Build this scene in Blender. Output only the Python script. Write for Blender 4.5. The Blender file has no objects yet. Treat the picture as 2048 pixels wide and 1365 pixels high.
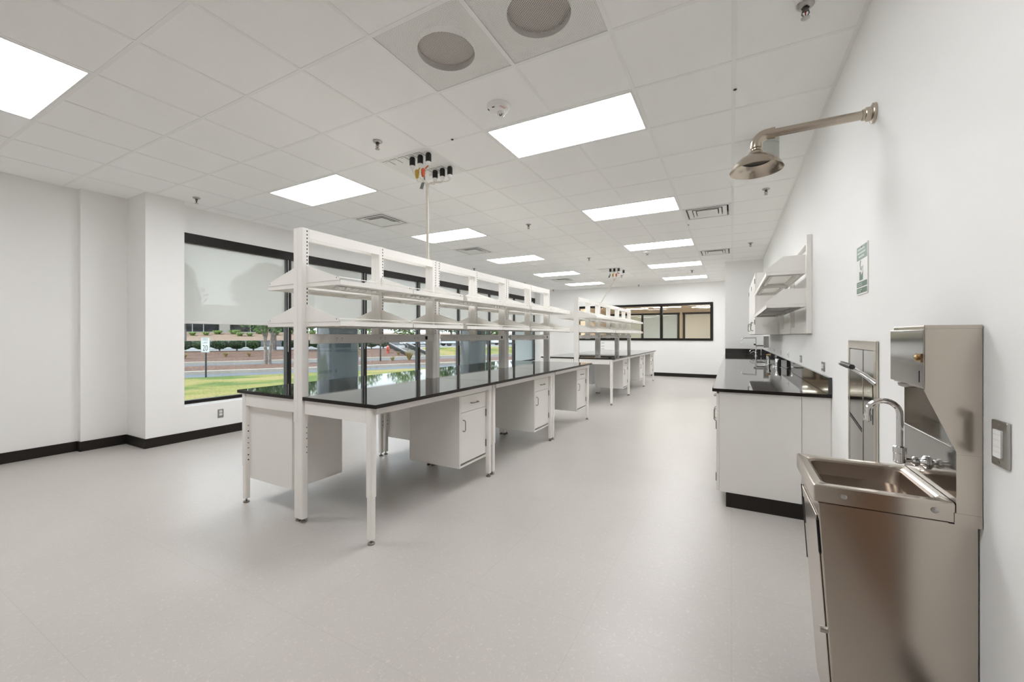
import bpy, bmesh, math, random
from mathutils import Vector, Matrix
PI = math.pi
SC = bpy.context.scene
COL = SC.collection
H = 1.342            # eye height
ZC = 3.043           # ceiling height
TS = 0.6096          # ceiling module
GX, GY = -0.5952, 2.8733   # ceiling grid origin

# ------------------------------------------------------------------ materials
def nt(name):
    m = bpy.data.materials.new(name); m.use_nodes = True
    n = m.node_tree.nodes; l = m.node_tree.links
    return m, n, l, n['Principled BSDF']

def mat(name, col, rough=.5, metal=0., spec=.5, coat=0., noise=0., nscale=20., bump=0., bscale=60., emit=None, estr=0., aniso=0.):
    m, n, l, b = nt(name)
    b.inputs['Base Color'].default_value = (*col, 1)
    b.inputs['Roughness'].default_value = rough
    b.inputs['Metallic'].default_value = metal
    b.inputs['Specular IOR Level'].default_value = spec
    if coat: b.inputs['Coat Weight'].default_value = coat; b.inputs['Coat Roughness'].default_value = .05
    if aniso: b.inputs['Anisotropic'].default_value = aniso
    if noise or bump:
        tc = n.new('ShaderNodeTexCoord')
    if noise:
        t = n.new('ShaderNodeTexNoise'); t.inputs['Scale'].default_value = nscale; t.inputs['Detail'].default_value = 4
        l.new(tc.outputs['Object'], t.inputs['Vector'])
        r = n.new('ShaderNodeValToRGB')
        r.color_ramp.elements[0].position = .3; r.color_ramp.elements[1].position = .7
        r.color_ramp.elements[0].color = (*[max(0, c*(1-noise)) for c in col], 1)
        r.color_ramp.elements[1].color = (*[min(1, c*(1+noise)) for c in col], 1)
        l.new(t.outputs['Fac'], r.inputs['Fac']); l.new(r.outputs['Color'], b.inputs['Base Color'])
    if bump:
        t2 = n.new('ShaderNodeTexNoise'); t2.inputs['Scale'].default_value = bscale; t2.inputs['Detail'].default_value = 3
        l.new(tc.outputs['Object'], t2.inputs['Vector'])
        bp = n.new('ShaderNodeBump'); bp.inputs['Strength'].default_value = bump; bp.inputs['Distance'].default_value = .004
        l.new(t2.outputs['Fac'], bp.inputs['Height']); l.new(bp.outputs['Normal'], b.inputs['Normal'])
    if emit:
        b.inputs['Emission Color'].default_value = (*emit, 1); b.inputs['Emission Strength'].default_value = estr
    return m

def brushed(name, col, rough, direction=(1, 1, 60), bump=.02):
    m, n, l, b = nt(name)
    b.inputs['Base Color'].default_value = (*col, 1); b.inputs['Metallic'].default_value = 1
    tc = n.new('ShaderNodeTexCoord'); mp = n.new('ShaderNodeMapping'); mp.inputs['Scale'].default_value = direction
    t = n.new('ShaderNodeTexNoise'); t.inputs['Scale'].default_value = 8; t.inputs['Detail'].default_value = 5
    l.new(tc.outputs['Object'], mp.inputs['Vector']); l.new(mp.outputs['Vector'], t.inputs['Vector'])
    mr = n.new('ShaderNodeMapRange'); mr.inputs['To Min'].default_value = rough*.88; mr.inputs['To Max'].default_value = rough*1.12
    l.new(t.outputs['Fac'], mr.inputs['Value']); l.new(mr.outputs['Result'], b.inputs['Roughness'])
    bp = n.new('ShaderNodeBump'); bp.inputs['Strength'].default_value = bump; bp.inputs['Distance'].default_value = .002
    l.new(t.outputs['Fac'], bp.inputs['Height']); l.new(bp.outputs['Normal'], b.inputs['Normal'])
    return m

def thin_glass(name, tint=(.95, .98, .97), frost=0.):
    m = bpy.data.materials.new(name); m.use_nodes = True
    n = m.node_tree.nodes; l = m.node_tree.links; n.clear()
    o = n.new('ShaderNodeOutputMaterial'); tr = n.new('ShaderNodeBsdfTransparent'); tr.inputs['Color'].default_value = (*tint, 1)
    g = n.new('ShaderNodeBsdfGlossy'); g.inputs['Roughness'].default_value = .01
    lw = n.new('ShaderNodeLayerWeight'); pw = n.new('ShaderNodeMath'); pw.operation = 'POWER'; pw.inputs[1].default_value = 5
    l.new(lw.outputs['Facing'], pw.inputs[0])
    f = n.new('ShaderNodeMath'); f.operation = 'MULTIPLY_ADD'; f.inputs[1].default_value = .96; f.inputs[2].default_value = .04; l.new(pw.outputs[0], f.inputs[0])
    mx = n.new('ShaderNodeMixShader'); l.new(f.outputs[0], mx.inputs['Fac'])
    src = tr
    if frost:
        d = n.new('ShaderNodeBsdfDiffuse'); d.inputs['Color'].default_value = (*tint, 1)
        m2 = n.new('ShaderNodeMixShader'); m2.inputs['Fac'].default_value = frost
        l.new(tr.outputs[0], m2.inputs[1]); l.new(d.outputs[0], m2.inputs[2]); src = m2
    l.new(src.outputs[0], mx.inputs[1]); l.new(g.outputs[0], mx.inputs[2]); l.new(mx.outputs[0], o.inputs['Surface'])
    return m

def floor_mat():
    m, n, l, b = nt('vinyl_floor')
    tc = n.new('ShaderNodeTexCoord')
    a = n.new('ShaderNodeTexNoise'); a.inputs['Scale'].default_value = 1.1; a.inputs['Detail'].default_value = 3
    f = n.new('ShaderNodeTexNoise'); f.inputs['Scale'].default_value = 70; f.inputs['Detail'].default_value = 2; f.inputs['Distortion'].default_value = 1.2
    for t in (a, f): l.new(tc.outputs['Object'], t.inputs['Vector'])
    r1 = n.new('ShaderNodeValToRGB'); r1.color_ramp.elements[0].position = .35; r1.color_ramp.elements[1].position = .7
    r1.color_ramp.elements[0].color = (.485, .457, .434, 1); r1.color_ramp.elements[1].color = (.520, .492, .468, 1)
    r2 = n.new('ShaderNodeValToRGB'); r2.color_ramp.elements[0].position = .58; r2.color_ramp.elements[1].position = .70
    r2.color_ramp.elements[0].color = (0, 0, 0, 1); r2.color_ramp.elements[1].color = (.55, .55, .55, 1)
    l.new(a.outputs['Fac'], r1.inputs['Fac']); l.new(f.outputs['Fac'], r2.inputs['Fac'])
    mx = n.new('ShaderNodeMix'); mx.data_type = 'RGBA'
    l.new(r2.outputs['Color'], mx.inputs['Factor']); l.new(r1.outputs['Color'], mx.inputs[6]); mx.inputs[7].default_value = (.63, .585, .55, 1)
    # faint welded tile seams
    br = n.new('ShaderNodeTexBrick'); br.offset = 0; br.inputs['Scale'].default_value = 1; br.inputs['Brick Width'].default_value = .61
    br.inputs['Row Height'].default_value = .61; br.inputs['Mortar Size'].default_value = .0012; br.inputs['Mortar Smooth'].default_value = .3
    br.inputs['Color1'].default_value = br.inputs['Color2'].default_value = (1, 1, 1, 1); br.inputs['Mortar'].default_value = (.86, .86, .86, 1)
    l.new(tc.outputs['Object'], br.inputs['Vector'])
    m2 = n.new('ShaderNodeMix'); m2.data_type = 'RGBA'; m2.blend_type = 'MULTIPLY'; m2.inputs['Factor'].default_value = 1
    l.new(mx.outputs[2], m2.inputs[6]); l.new(br.outputs['Color'], m2.inputs[7]); l.new(m2.outputs[2], b.inputs['Base Color'])
    b.inputs['Specular IOR Level'].default_value = .5
    rr = n.new('ShaderNodeMapRange'); rr.inputs['To Min'].default_value = .27; rr.inputs['To Max'].default_value = .37
    l.new(a.outputs['Fac'], rr.inputs['Value']); l.new(rr.outputs['Result'], b.inputs['Roughness'])
    bp = n.new('ShaderNodeBump'); bp.inputs['Strength'].default_value = .05; bp.inputs['Distance'].default_value = .002
    l.new(f.outputs['Fac'], bp.inputs['Height']); l.new(bp.outputs['Normal'], b.inputs['Normal'])
    return m

def perf_mat(name, col, pitch, hole):
    """white steel sheet with real round perforations"""
    m = bpy.data.materials.new(name); m.use_nodes = True
    n = m.node_tree.nodes; l = m.node_tree.links; b = n['Principled BSDF']; o = n['Material Output']
    b.inputs['Base Color'].default_value = (*col, 1); b.inputs['Roughness'].default_value = .5
    tc = n.new('ShaderNodeTexCoord'); mp = n.new('ShaderNodeMapping'); mp.inputs['Scale'].default_value = (1/pitch, 1/pitch, 0)
    mp.inputs['Rotation'].default_value = (0, 0, .0)
    l.new(tc.outputs['Object'], mp.inputs['Vector'])
    fr = n.new('ShaderNodeVectorMath'); fr.operation = 'FRACTION'; l.new(mp.outputs['Vector'], fr.inputs[0])
    su = n.new('ShaderNodeVectorMath'); su.operation = 'SUBTRACT'; su.inputs[1].default_value = (.5, .5, 0); l.new(fr.outputs[0], su.inputs[0])
    ln = n.new('ShaderNodeVectorMath'); ln.operation = 'LENGTH'; l.new(su.outputs[0], ln.inputs[0])
    lt = n.new('ShaderNodeMath'); lt.operation = 'LESS_THAN'; lt.inputs[1].default_value = hole; l.new(ln.outputs['Value'], lt.inputs[0])
    tr = n.new('ShaderNodeBsdfTransparent'); mx = n.new('ShaderNodeMixShader')
    l.new(lt.outputs[0], mx.inputs['Fac']); l.new(b.outputs[0], mx.inputs[1]); l.new(tr.outputs[0], mx.inputs[2]); l.new(mx.outputs[0], o.inputs['Surface'])
    return m

def shade_mat():
    m = bpy.data.materials.new('solar_shade_cloth'); m.use_nodes = True
    n = m.node_tree.nodes; l = m.node_tree.links; n.clear(); o = n.new('ShaderNodeOutputMaterial')
    d = n.new('ShaderNodeBsdfDiffuse'); d.inputs['Color'].default_value = (.80, .81, .79, 1)
    tl = n.new('ShaderNodeBsdfTranslucent'); tl.inputs['Color'].default_value = (.75, .76, .74, 1)
    tr = n.new('ShaderNodeBsdfTransparent')
    a = n.new('ShaderNodeMixShader'); a.inputs['Fac'].default_value = .24; l.new(d.outputs[0], a.inputs[1]); l.new(tl.outputs[0], a.inputs[2])
    b = n.new('ShaderNodeMixShader'); b.inputs['Fac'].default_value = .28; l.new(a.outputs[0], b.inputs[1]); l.new(tr.outputs[0], b.inputs[2])
    l.new(b.outputs[0], o.inputs['Surface'])
    return m

M = dict(
    wall=mat('white_wall_paint', (.855, .855, .845), .55, bump=.05, bscale=180),
    tile=mat('ceiling_tile', (.96, .96, .955), .85, noise=.015, nscale=150, bump=.15, bscale=260),
    tbar=mat('ceiling_grid_bar', (.90, .90, .895), .6),
    gap=mat('shadow_gap', (.10, .10, .10), .9),
    floor=floor_mat(),
    base=mat('dark_rubber_baseboard', (.014, .011, .009), .45, spec=.3),
    bronze=mat('dark_bronze_frame', (.011, .0085, .007), .42, spec=.25),
    bronze_lit=mat('lit_grey_frame', (.13, .14, .155), .4),  # daylight on the mullion sides put into a greyer frame colour
    white=mat('white_powder_coat', (.84, .825, .795), .38),
    cab=mat('white_cabinet_paint', (.82, .805, .78), .4),
    epoxy=mat('black_epoxy_top', (.010, .008, .007), .035, spec=.9),
    epoxyedge=mat('black_epoxy_edge', (.010, .007, .006), .30, spec=.3),
    black=mat('black_plastic', (.008, .008, .008), .4),
    slot=mat('black_slot', (.004, .004, .004), .8),
    foot=mat('zinc_levelling_foot', (.30, .28, .25), .35, metal=1),
    pull=mat('satin_nickel_pull', (.28, .265, .24), .35, metal=1),
    hinge=mat('grey_hinge', (.16, .15, .14), .4, metal=1),
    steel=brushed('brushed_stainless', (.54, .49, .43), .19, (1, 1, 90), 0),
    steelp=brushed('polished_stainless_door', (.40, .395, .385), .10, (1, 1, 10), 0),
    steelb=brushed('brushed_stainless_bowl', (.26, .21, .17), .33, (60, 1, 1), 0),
    nickel=brushed('brushed_nickel_pipe', (.50, .44, .37), .22, (4, 60, 60), 0),
    chrome=mat('chrome', (.78, .78, .78), .06, metal=1),
    brass=mat('brass_lock', (.40, .28, .15), .35, metal=1),
    plate=mat('steel_cover_plate', (.45, .44, .42), .3, metal=1),
    outlet=mat('white_outlet', (.86, .86, .85), .35),
    light=mat('light_diffuser', (.9, .9, .88), .5, emit=(.985, .99, 1.), estr=13.5),
    lframe=mat('light_frame', (.85, .85, .84), .4),
    vent=mat('white_vent_metal', (.86, .86, .85), .45),
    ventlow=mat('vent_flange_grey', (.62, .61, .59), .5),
    plenum=mat('plenum_lining', (.36, .34, .31), .7),
    duct=mat('dark_duct_core', (.13, .11, .10), .7),
    perf=perf_mat('perforated_white_steel', (.88, .875, .86), .0085, .19),
    perf2=perf_mat('perforated_core_steel', (.72, .69, .665), .0085, .34),
    grey=mat('grey_tag', (.17, .17, .165), .5),
    cord=mat('cream_cord', (.70, .665, .60), .5),
    yellow=mat('yellow_gland', (.52, .34, .05), .4),
    red=mat('red_gland', (.55, .10, .03), .4),
    redtxt=mat('red_letters', (.45, .03, .02), .5),
    redfr=mat('frangible_red_bulb', (.30, .02, .02), .1),
    glass=thin_glass('window_glass', (.93, .97, .96)),
    iglass=thin_glass('interior_glass', (.96, .97, .95)),
    frost=thin_glass('frosted_green_glass', (.84, .93, .90), .88),
    skytint=thin_glass('sky_tint_glass', (.78, .90, .95), .85),  # reflected sky put into the pane as a pale blue tint
    dome=thin_glass('clear_dome', (.9, .9, .9)),
    shade=shade_mat(),
    hem=mat('shade_hem', (.62, .62, .60), .5),
    wood=mat('brown_wood_door', (.185, .085, .036), .45, noise=.25, nscale=6),
    beige=mat('beige_paint', (.78, .66, .53), .7),
    beigec=mat('beige_ceiling', (.80, .69, .56), .8),
    carpet=mat('grey_carpet', (.42, .40, .38), .9),
    signw=mat('sign_white', (.80, .80, .78), .35),
    signg=mat('sign_green', (.05, .13, .082), .35),
    signl=mat('sign_light_green', (.36, .45, .39), .35),
    can=mat('grey_can_fixture', (.50, .52, .49), .4),
    # outdoors
    grass=None, mulch=mat('brown_mulch', (.20, .115, .085), .95, noise=.55, nscale=9),
    asphalt=mat('grey_asphalt', (.185, .20, .23), .9, noise=.08, nscale=6),
    curb=mat('concrete_curb', (.50, .45, .39), .9, noise=.08, nscale=5),
    conc=mat('light_concrete', (.40, .40, .41), .9, noise=.06, nscale=3),
    stone=mat('grey_retaining_stone', (.24, .24, .25), .9, noise=.2, nscale=4),
    bark=mat('pale_grey_bark', (.33, .29, .26), .9, noise=.3, nscale=7),
    leaf=mat('green_leaf', (.085, .19, .03), .55, noise=.5, nscale=1.7),
    leafd=mat('dark_green_leaf', (.035, .085, .022), .5, noise=.5, nscale=2.5),
    leafh=mat('hedge_leaf', (.055, .13, .025), .5, noise=.5, nscale=2.5),
    leafl=mat('light_green_leaf', (.20, .33, .06), .6, noise=.4, nscale=2.2),
    straw=mat('straw_grass', (.42, .33, .12), .8, noise=.3, nscale=3),
    facade=mat('beige_precast', (.50, .47, .42), .8),
    dglass=mat('dark_tinted_glass', (.006, .009, .011), .06, spec=.15),
    mull=mat('pale_mullion', (.45, .47, .48), .5),
    colm=mat('grey_column_paint', (.115, .135, .165), .07, spec=.9),
    extw=mat('bluish_exterior_panel', (.64, .68, .74), .6),
    carw=mat('white_car_paint', (.72, .74, .78), .2, coat=.8),
    carg=mat('car_glass', (.02, .03, .04), .08),
    tire=mat('tyre', (.01, .01, .01), .8),
    hyd=mat('red_hydrant', (.48, .09, .06), .5),
    steps=mat('stair_tread', (.36, .34, .32), .9),
    stepd=mat('dark_stair_wall', (.022, .024, .027), .7),
    postd=mat('dark_sign_post', (.03, .03, .033), .5),
    signm=mat('sign_sheet', (.62, .66, .70), .4),
    soil=mat('tan_mulch_bank', (.34, .235, .17), .95, noise=.35, nscale=6),
)
def grass_mat():
    m, n, l, b = nt('lawn_grass')
    tc = n.new('ShaderNodeTexCoord')
    a = n.new('ShaderNodeTexNoise'); a.inputs['Scale'].default_value = .35; a.inputs['Detail'].default_value = 5
    c = n.new('ShaderNodeTexNoise'); c.inputs['Scale'].default_value = 16; c.inputs['Detail'].default_value = 8; c.inputs['Roughness'].default_value = .75
    for t in (a, c): l.new(tc.outputs['Object'], t.inputs['Vector'])
    r = n.new('ShaderNodeValToRGB'); e = r.color_ramp.elements
    e[0].position = .40; e[0].color = (.15, .24, .035, 1); e[1].position = .60; e[1].color = (.50, .41, .16, 1)
    e2 = e.new(.50); e2.color = (.36, .36, .08, 1)
    l.new(a.outputs['Fac'], r.inputs['Fac'])
    r2 = n.new('ShaderNodeValToRGB'); r2.color_ramp.elements[0].position = .36; r2.color_ramp.elements[1].position = .64
    r2.color_ramp.elements[0].color = (.30, .34, .24, 1); r2.color_ramp.elements[1].color = (1.2, 1.15, 1.1, 1)
    l.new(c.outputs['Fac'], r2.inputs['Fac'])
    mx = n.new('ShaderNodeMix'); mx.data_type = 'RGBA'; mx.blend_type = 'MULTIPLY'; mx.inputs['Factor'].default_value = 1
    l.new(r.outputs['Color'], mx.inputs[6]); l.new(r2.outputs['Color'], mx.inputs[7]); l.new(mx.outputs[2], b.inputs['Base Color'])
    b.inputs['Roughness'].default_value = .95
    return m
M['grass'] = grass_mat()
for k_ in ('grass', 'mulch', 'asphalt', 'curb', 'conc', 'stone', 'soil', 'facade', 'leaf', 'leafd', 'leafl', 'leafh', 'straw', 'bark', 'steps'):
    for nd in M[k_].node_tree.nodes:
        if nd.type == 'VALTORGB' and not (k_ == 'grass' and len(nd.color_ramp.elements) == 2):
            for e_ in nd.color_ramp.elements: e_.color = (*[c_*.78 for c_ in e_.color[:3]], 1)
        if nd.type == 'BSDF_PRINCIPLED': nd.inputs['Base Color'].default_value = (*[c_*.78 for c_ in nd.inputs['Base Color'].default_value[:3]], 1)

# ------------------------------------------------------------------ mesh builder
class MB:
    def __init__(s): s.v = []; s.f = []; s.m = []; s.s = []
    def add(s, vs, fs, mi=0, sm=False):
        k = len(s.v); s.v += [tuple(v) for v in vs]
        for f in fs: s.f.append([i+k for i in f]); s.m.append(mi); s.s.append(sm)
        return s
    def box(s, x0, x1, y0, y1, z0, z1, mi=0):
        return s.add([(x0, y0, z0), (x1, y0, z0), (x1, y1, z0), (x0, y1, z0), (x0, y0, z1), (x1, y0, z1), (x1, y1, z1), (x0, y1, z1)],
                     [(0, 3, 2, 1), (4, 5, 6, 7), (0, 1, 5, 4), (1, 2, 6, 5), (2, 3, 7, 6), (3, 0, 4, 7)], mi)
    def prism(s, pts, axis, a0, a1, mi=0, sm=False):
        def P(p, a): return {'x': (a, p[0], p[1]), 'y': (p[0], a, p[1]), 'z': (p[0], p[1], a)}[axis]
        n = len(pts)
        return s.add([P(p, a0) for p in pts]+[P(p, a1) for p in pts], [tuple(range(n))[::-1], tuple(range(n, 2*n))], mi, False).add(
            [P(p, a0) for p in pts]+[P(p, a1) for p in pts], [(i, (i+1) % n, n+(i+1) % n, n+i) for i in range(n)], mi, sm)
    def rprism(s, u0, u1, w0, w1, r, axis, a0, a1, mi=0, seg=3):
        return s.prism(rrect(u0, u1, w0, w1, r, seg), axis, a0, a1, mi, True)
    def loft(s, loops, mi=0, sm=True, cap0=False, cap1=False):
        n = len(loops[0]); vs = [p for L in loops for p in L]; fs = []
        for k in range(len(loops)-1):
            for i in range(n): fs.append((k*n+i, k*n+(i+1) % n, (k+1)*n+(i+1) % n, (k+1)*n+i))
        if cap0: fs.append(tuple(range(n))[::-1])
        if cap1: fs.append(tuple(range((len(loops)-1)*n, len(loops)*n)))
        return s.add(vs, fs, mi, sm)
    def cyl(s, p0, p1, r0, r1=None, seg=16, mi=0, caps=True):
        r1 = r0 if r1 is None else r1
        return s.tube([p0, p1], [r0, r1], seg, mi, caps)
    def tube(s, pts, r, seg=10, mi=0, caps=True):
        pts = [Vector(p) for p in pts]; n = len(pts)
        rs = r if isinstance(r, (list, tuple)) else [r]*n
        loops = []; up = None
        for i, p in enumerate(pts):
            t = (pts[min(i+1, n-1)]-pts[max(i-1, 0)]).normalized()
            if up is None:
                up = Vector((0, 0, 1)) if abs(t.z) < .9 else Vector((1, 0, 0))
            a = t.cross(up)
            if a.length < 1e-5: a = t.orthogonal()
            a.normalize(); b = a.cross(t).normalized(); up = b
            loops.append([p+(a*math.cos(2*PI*k/seg)+b*math.sin(2*PI*k/seg))*rs[i] for k in range(seg)])
        return s.loft(loops, mi, True, caps, caps)
    def lathe(s, prof, c=(0, 0, 0), axis='z', seg=24, mi=0, caps=True):
        def P(r, h, a):
            x, y = r*math.cos(a), r*math.sin(a)
            q = {'z': (x, y, h), 'x': (h, x, y), 'y': (x, h, y)}[axis]
            return (q[0]+c[0], q[1]+c[1], q[2]+c[2])
        loops = [[P(r, h, 2*PI*k/seg) for k in range(seg)] for r, h in prof]
        return s.loft(loops, mi, True, caps, caps)
    def leaves(s, c, rad, n, size, rng, mi=0, shell=.55):
        for _ in range(n):
            while True:
                d = Vector((rng.uniform(-1, 1), rng.uniform(-1, 1), rng.uniform(-1, 1)))
                if .05 < d.length < 1: break
            k = rng.uniform(shell, 1.0); d = d.normalized()*k
            p = Vector((c[0]+d.x*rad[0], c[1]+d.y*rad[1], c[2]+d.z*rad[2]))
            a = Vector((rng.uniform(-1, 1), rng.uniform(-1, 1), rng.uniform(-.7, .7))).normalized()
            b = a.orthogonal(); b = (b*math.cos(rng.random()*6)+a.cross(b)*math.sin(rng.random()*6)).normalized()
            w = size*rng.uniform(.6, 1.3)
            s.add([p-a*w, p+b*w*.55, p+a*w, p-b*w*.55], [(0, 1, 2, 3)], mi)
        return s
    def build(s, name, mats, parent=None, bevel=0., kind=None, seg=2, sharp=35, loc=None, fixn=True):
        if not isinstance(mats, (list, tuple)): mats = [mats]
        me = bpy.data.meshes.new(name)
        off = Vector((0, 0, 0))
        if parent is None:
            if loc is None:
                xs, ys, zs = zip(*s.v); off = Vector(((min(xs)+max(xs))/2, (min(ys)+max(ys))/2, min(zs)))
            else: off = Vector(loc)
        me.from_pydata([tuple(Vector(v)-off) for v in s.v], [], s.f)
        for m in mats: me.materials.append(M[m] if isinstance(m, str) else m)
        me.polygons.foreach_set('material_index', s.m); me.polygons.foreach_set('use_smooth', s.s)
        if fixn:
            bm = bmesh.new(); bm.from_mesh(me); bmesh.ops.remove_doubles(bm, verts=bm.verts, dist=1e-6)
            bmesh.ops.recalc_face_normals(bm, faces=bm.faces); bm.to_mesh(me); bm.free()
        me.update()
        if any(s.s): me.set_sharp_from_angle(angle=math.radians(sharp))
        o = bpy.data.objects.new(name, me); COL.objects.link(o)
        o.location = off
        if parent is not None: o.parent = parent
        if bevel:
            b = o.modifiers.new('bevel', 'BEVEL'); b.width = bevel; b.segments = seg; b.limit_method = 'ANGLE'; b.angle_limit = math.radians(40)
        if kind: o['kind'] = kind
        return o

def rrect(u0, u1, w0, w1, r, seg=3):
    pts = []
    for (cu, cw, a0) in ((u1-r, w0+r, -PI/2), (u1-r, w1-r, 0), (u0+r, w1-r, PI/2), (u0+r, w0+r, PI)):
        for k in range(seg+1):
            a = a0+PI/2*k/seg; pts.append((cu+r*math.cos(a), cw+r*math.sin(a)))
    return pts

def thing(name, label, cat, loc=(0, 0, 0), rz=0., group=None):
    o = bpy.data.objects.new(name, None); COL.objects.link(o); o.empty_display_size = .1
    o.location = loc; o.rotation_euler = (0, 0, rz)
    return tag(o, label, cat, group)
def tag(o, label, cat, group=None):
    o['label'] = label; o['category'] = cat
    if group: o['group'] = group
    return o
def dup(root, loc, rz=None, label=None, group=None):
    def cp(o, par):
        c = o.copy(); COL.objects.link(c); c.parent = par
        for ch in list(o.children): cp(ch, c)
        return c
    r = cp(root, None); r.location = loc
    if rz is not None: r.rotation_euler = (0, 0, rz)
    if label: r['label'] = label
    if group: r['group'] = group
    return r
ORD = ['first', 'second', 'third', 'fourth', 'fifth', 'sixth', 'seventh', 'eighth']

def text_geo(s, size):
    cu = bpy.data.curves.new('txt', 'FONT'); cu.body = s; cu.size = size; cu.align_x = 'CENTER'; cu.align_y = 'CENTER'; cu.resolution_u = 3
    o = bpy.data.objects.new('txt', cu); COL.objects.link(o); bpy.context.view_layer.update()
    me = bpy.data.meshes.new_from_object(o.evaluated_get(bpy.context.evaluated_depsgraph_get()))
    vs = [v.co.copy() for v in me.vertices]; fs = [tuple(p.vertices) for p in me.polygons]
    bpy.data.objects.remove(o); bpy.data.curves.remove(cu); bpy.data.meshes.remove(me)
    return vs, fs

# ------------------------------------------------------------------ room shell
YF, YB = -2.6, 14.25       # wall behind the camera, far wall
XR = .625
MB().box(-6.9, 1.0, YF-.2, YB+.15, -.12, 0).build('floor', 'floor', kind='structure', loc=(0, 0, 0))
w = MB()
w.box(-6.95, -6.70, YF, 1.775, 0, 3.3).box(-6.95, -6.62, 1.775, 2.185, 0, 3.3).box(-6.95, -6.11, 2.185, 2.575, 0, 3.3)
w.box(-6.42, -6.11, 2.575, 13.45, 0, .435).box(-6.42, -6.30, 2.575, 13.45, 2.695, 3.3).box(-6.42, -6.09, 13.45, YB, 0, 3.3)
w.build('wall_left', 'wall', kind='structure')
DY0, DY1, DH = -1.45, 1.12, 2.3
w = MB(); w.box(XR, XR+.2, YF, DY0, 0, 3.3).box(XR, XR+.2, DY1, 10.62, 0, 3.3).box(XR, XR+.2, DY0, DY1, DH, 3.3)
w.build('wall_right', 'wall', kind='structure')
MB().box(-.13, XR+.2, 10.62, YB+.15, 0, 3.3).build('wall_wing', 'wall', kind='structure')
d = MB(); d.box(XR+.02, XR+.065, DY0+.05, (DY0+DY1)/2-.003, .008, DH-.05).box(XR+.02, XR+.065, (DY0+DY1)/2+.003, DY1-.05, .008, DH-.05)
dr = d.build('unseen_door', 'wood', kind='structure')  # unseen door, put in so its brown darkens the reflection in the sink steel
f = MB(); f.box(XR-.012, XR+.12, DY0, DY0+.05, 0, DH).box(XR-.012, XR+.12, DY1-.05, DY1, 0, DH).box(XR-.012, XR+.12, DY0+.05, DY1-.05, DH-.05, DH)
f.v = [tuple(Vector(v)-dr.location) for v in f.v]; f.build('door_frame', 'bronze', dr)
WX0, WX1, WZ0, WZ1 = -4.95, -.51, 1.18, 2.40
w = MB(); w.box(-6.6, WX0, YB, YB+.13, 0, 3.3).box(WX1, -.13, YB, YB+.13, 0, 3.3).box(WX0, WX1, YB, YB+.13, 0, WZ0).box(WX0, WX1, YB, YB+.13, WZ1, 3.3)
w.build('wall_back', 'wall', kind='structure')
MB().box(-6.9, XR+.2, YF-.13, YF, 0, 3.3).build('wall_front', 'wall', kind='structure')
MB().box(-6.95, .85, YF-.2, YB+.2, 3.32, 3.45).build('light_block_slab', 'plenum', kind='structure')  # unseen slab, added to stop light leaking in above the ceiling

# baseboards
b = MB(); hb = .115
b.box(-6.70, -6.688, YF, 1.765, 0, hb).box(-6.70, -6.608, 1.763, 1.775, 0, hb).box(-6.62, -6.608, 1.775, 2.173, 0, hb)
b.box(-6.62, -6.098, 2.173, 2.185, 0, hb).box(-6.11, -6.098, 2.185, 13.45, 0, hb).box(-6.09, -6.078, 13.45, YB, 0, hb)
b.build('baseboard_left', 'base', kind='structure', bevel=.003)
MB().box(-6.09, -.13, YB-.012, YB, 0, hb).build('baseboard_back', 'base', kind='structure', bevel=.003)
b = MB(); b.box(XR-.012, XR, YF, DY0, 0, hb).box(XR-.012, XR, DY1, 1.63, 0, hb).box(XR-.012, XR, 2.06, 3.59, 0, hb).box(-.142, -.13, 10.62, YB, 0, hb)
b.build('baseboard_right', 'base', kind='structure', bevel=.003)

# ------------------------------------------------------------------ ceiling grid
def cell(i, j): return (GX+i*TS, GX+(i+1)*TS, GY+j*TS, GY+(j+1)*TS)
LIGHT_ROWS = [(-2, j) for j in (-4, 0, 4, 8, 12, 16)] + [(-7, j) for j in (-4, 0, 4, 8, 12, 16)]
VENTS = [(-7, 2), (-7, 6), (-7, 14), (0, 5), (0, 10)]
GRILLES = [(-2, -2), (-1, -2)]
PANELS = [(-4, 0), (-4, 12)]
skip = set()
for i, j in LIGHT_ROWS: skip |= {(i, j), (i+1, j)}
skip |= set(VENTS) | set(GRILLES) | set(PANELS)
c = MB()
ilo, ihi = math.floor((-6.95-GX)/TS), math.ceil((XR-GX)/TS)-1
jlo, jhi = math.floor((YF-GY)/TS), math.ceil((YB-GY)/TS)-1
hbw = .012
for i in range(ilo, ihi+1):
    for j in range(jlo, jhi+1):
        if (i, j) in skip: continue
        x0, x1, y0, y1 = cell(i, j); x0 = max(x0, -6.9); x1 = min(x1, XR+.02); y0 = max(y0, YF); y1 = min(y1, YB+.02)
        if x1-x0 < .03 or y1-y0 < .03: continue
        c.box(x0+.0123, x1-.0123, y0+.0123, y1-.0123, ZC+.0015, ZC+.02, 0)
LX = {(i+1, j) for i, j in LIGHT_ROWS}
for i in range(ilo, ihi+2):      # bars running away from the camera
    x = GX+i*TS
    if x < -6.9 or x > XR+.01: continue
    for j in range(jlo, jhi+1):
        if (i, j) in LX: continue
        c.box(x-hbw, x+hbw, max(GY+j*TS, YF), min(GY+(j+1)*TS, YB), ZC-.001, ZC+.03, 1)
for j in range(jlo, jhi+2):
    y = GY+j*TS
    if YF < y < YB: c.box(-6.9, XR, y-hbw, y+hbw, ZC-.0008, ZC+.03, 1)
c.box(XR-.022, XR, YF, 10.62, ZC-.0015, ZC+.03, 1).box(-6.3, -.13, YB-.02, YB, ZC-.0015, ZC+.03, 1)
c.box(-6.9, .7, YF, YB, ZC+.05, ZC+.055, 2)
ceil = c.build('ceiling', ['tile', 'tbar', 'gap'], kind='structure', loc=(0, 0, ZC), fixn=False)

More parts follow.
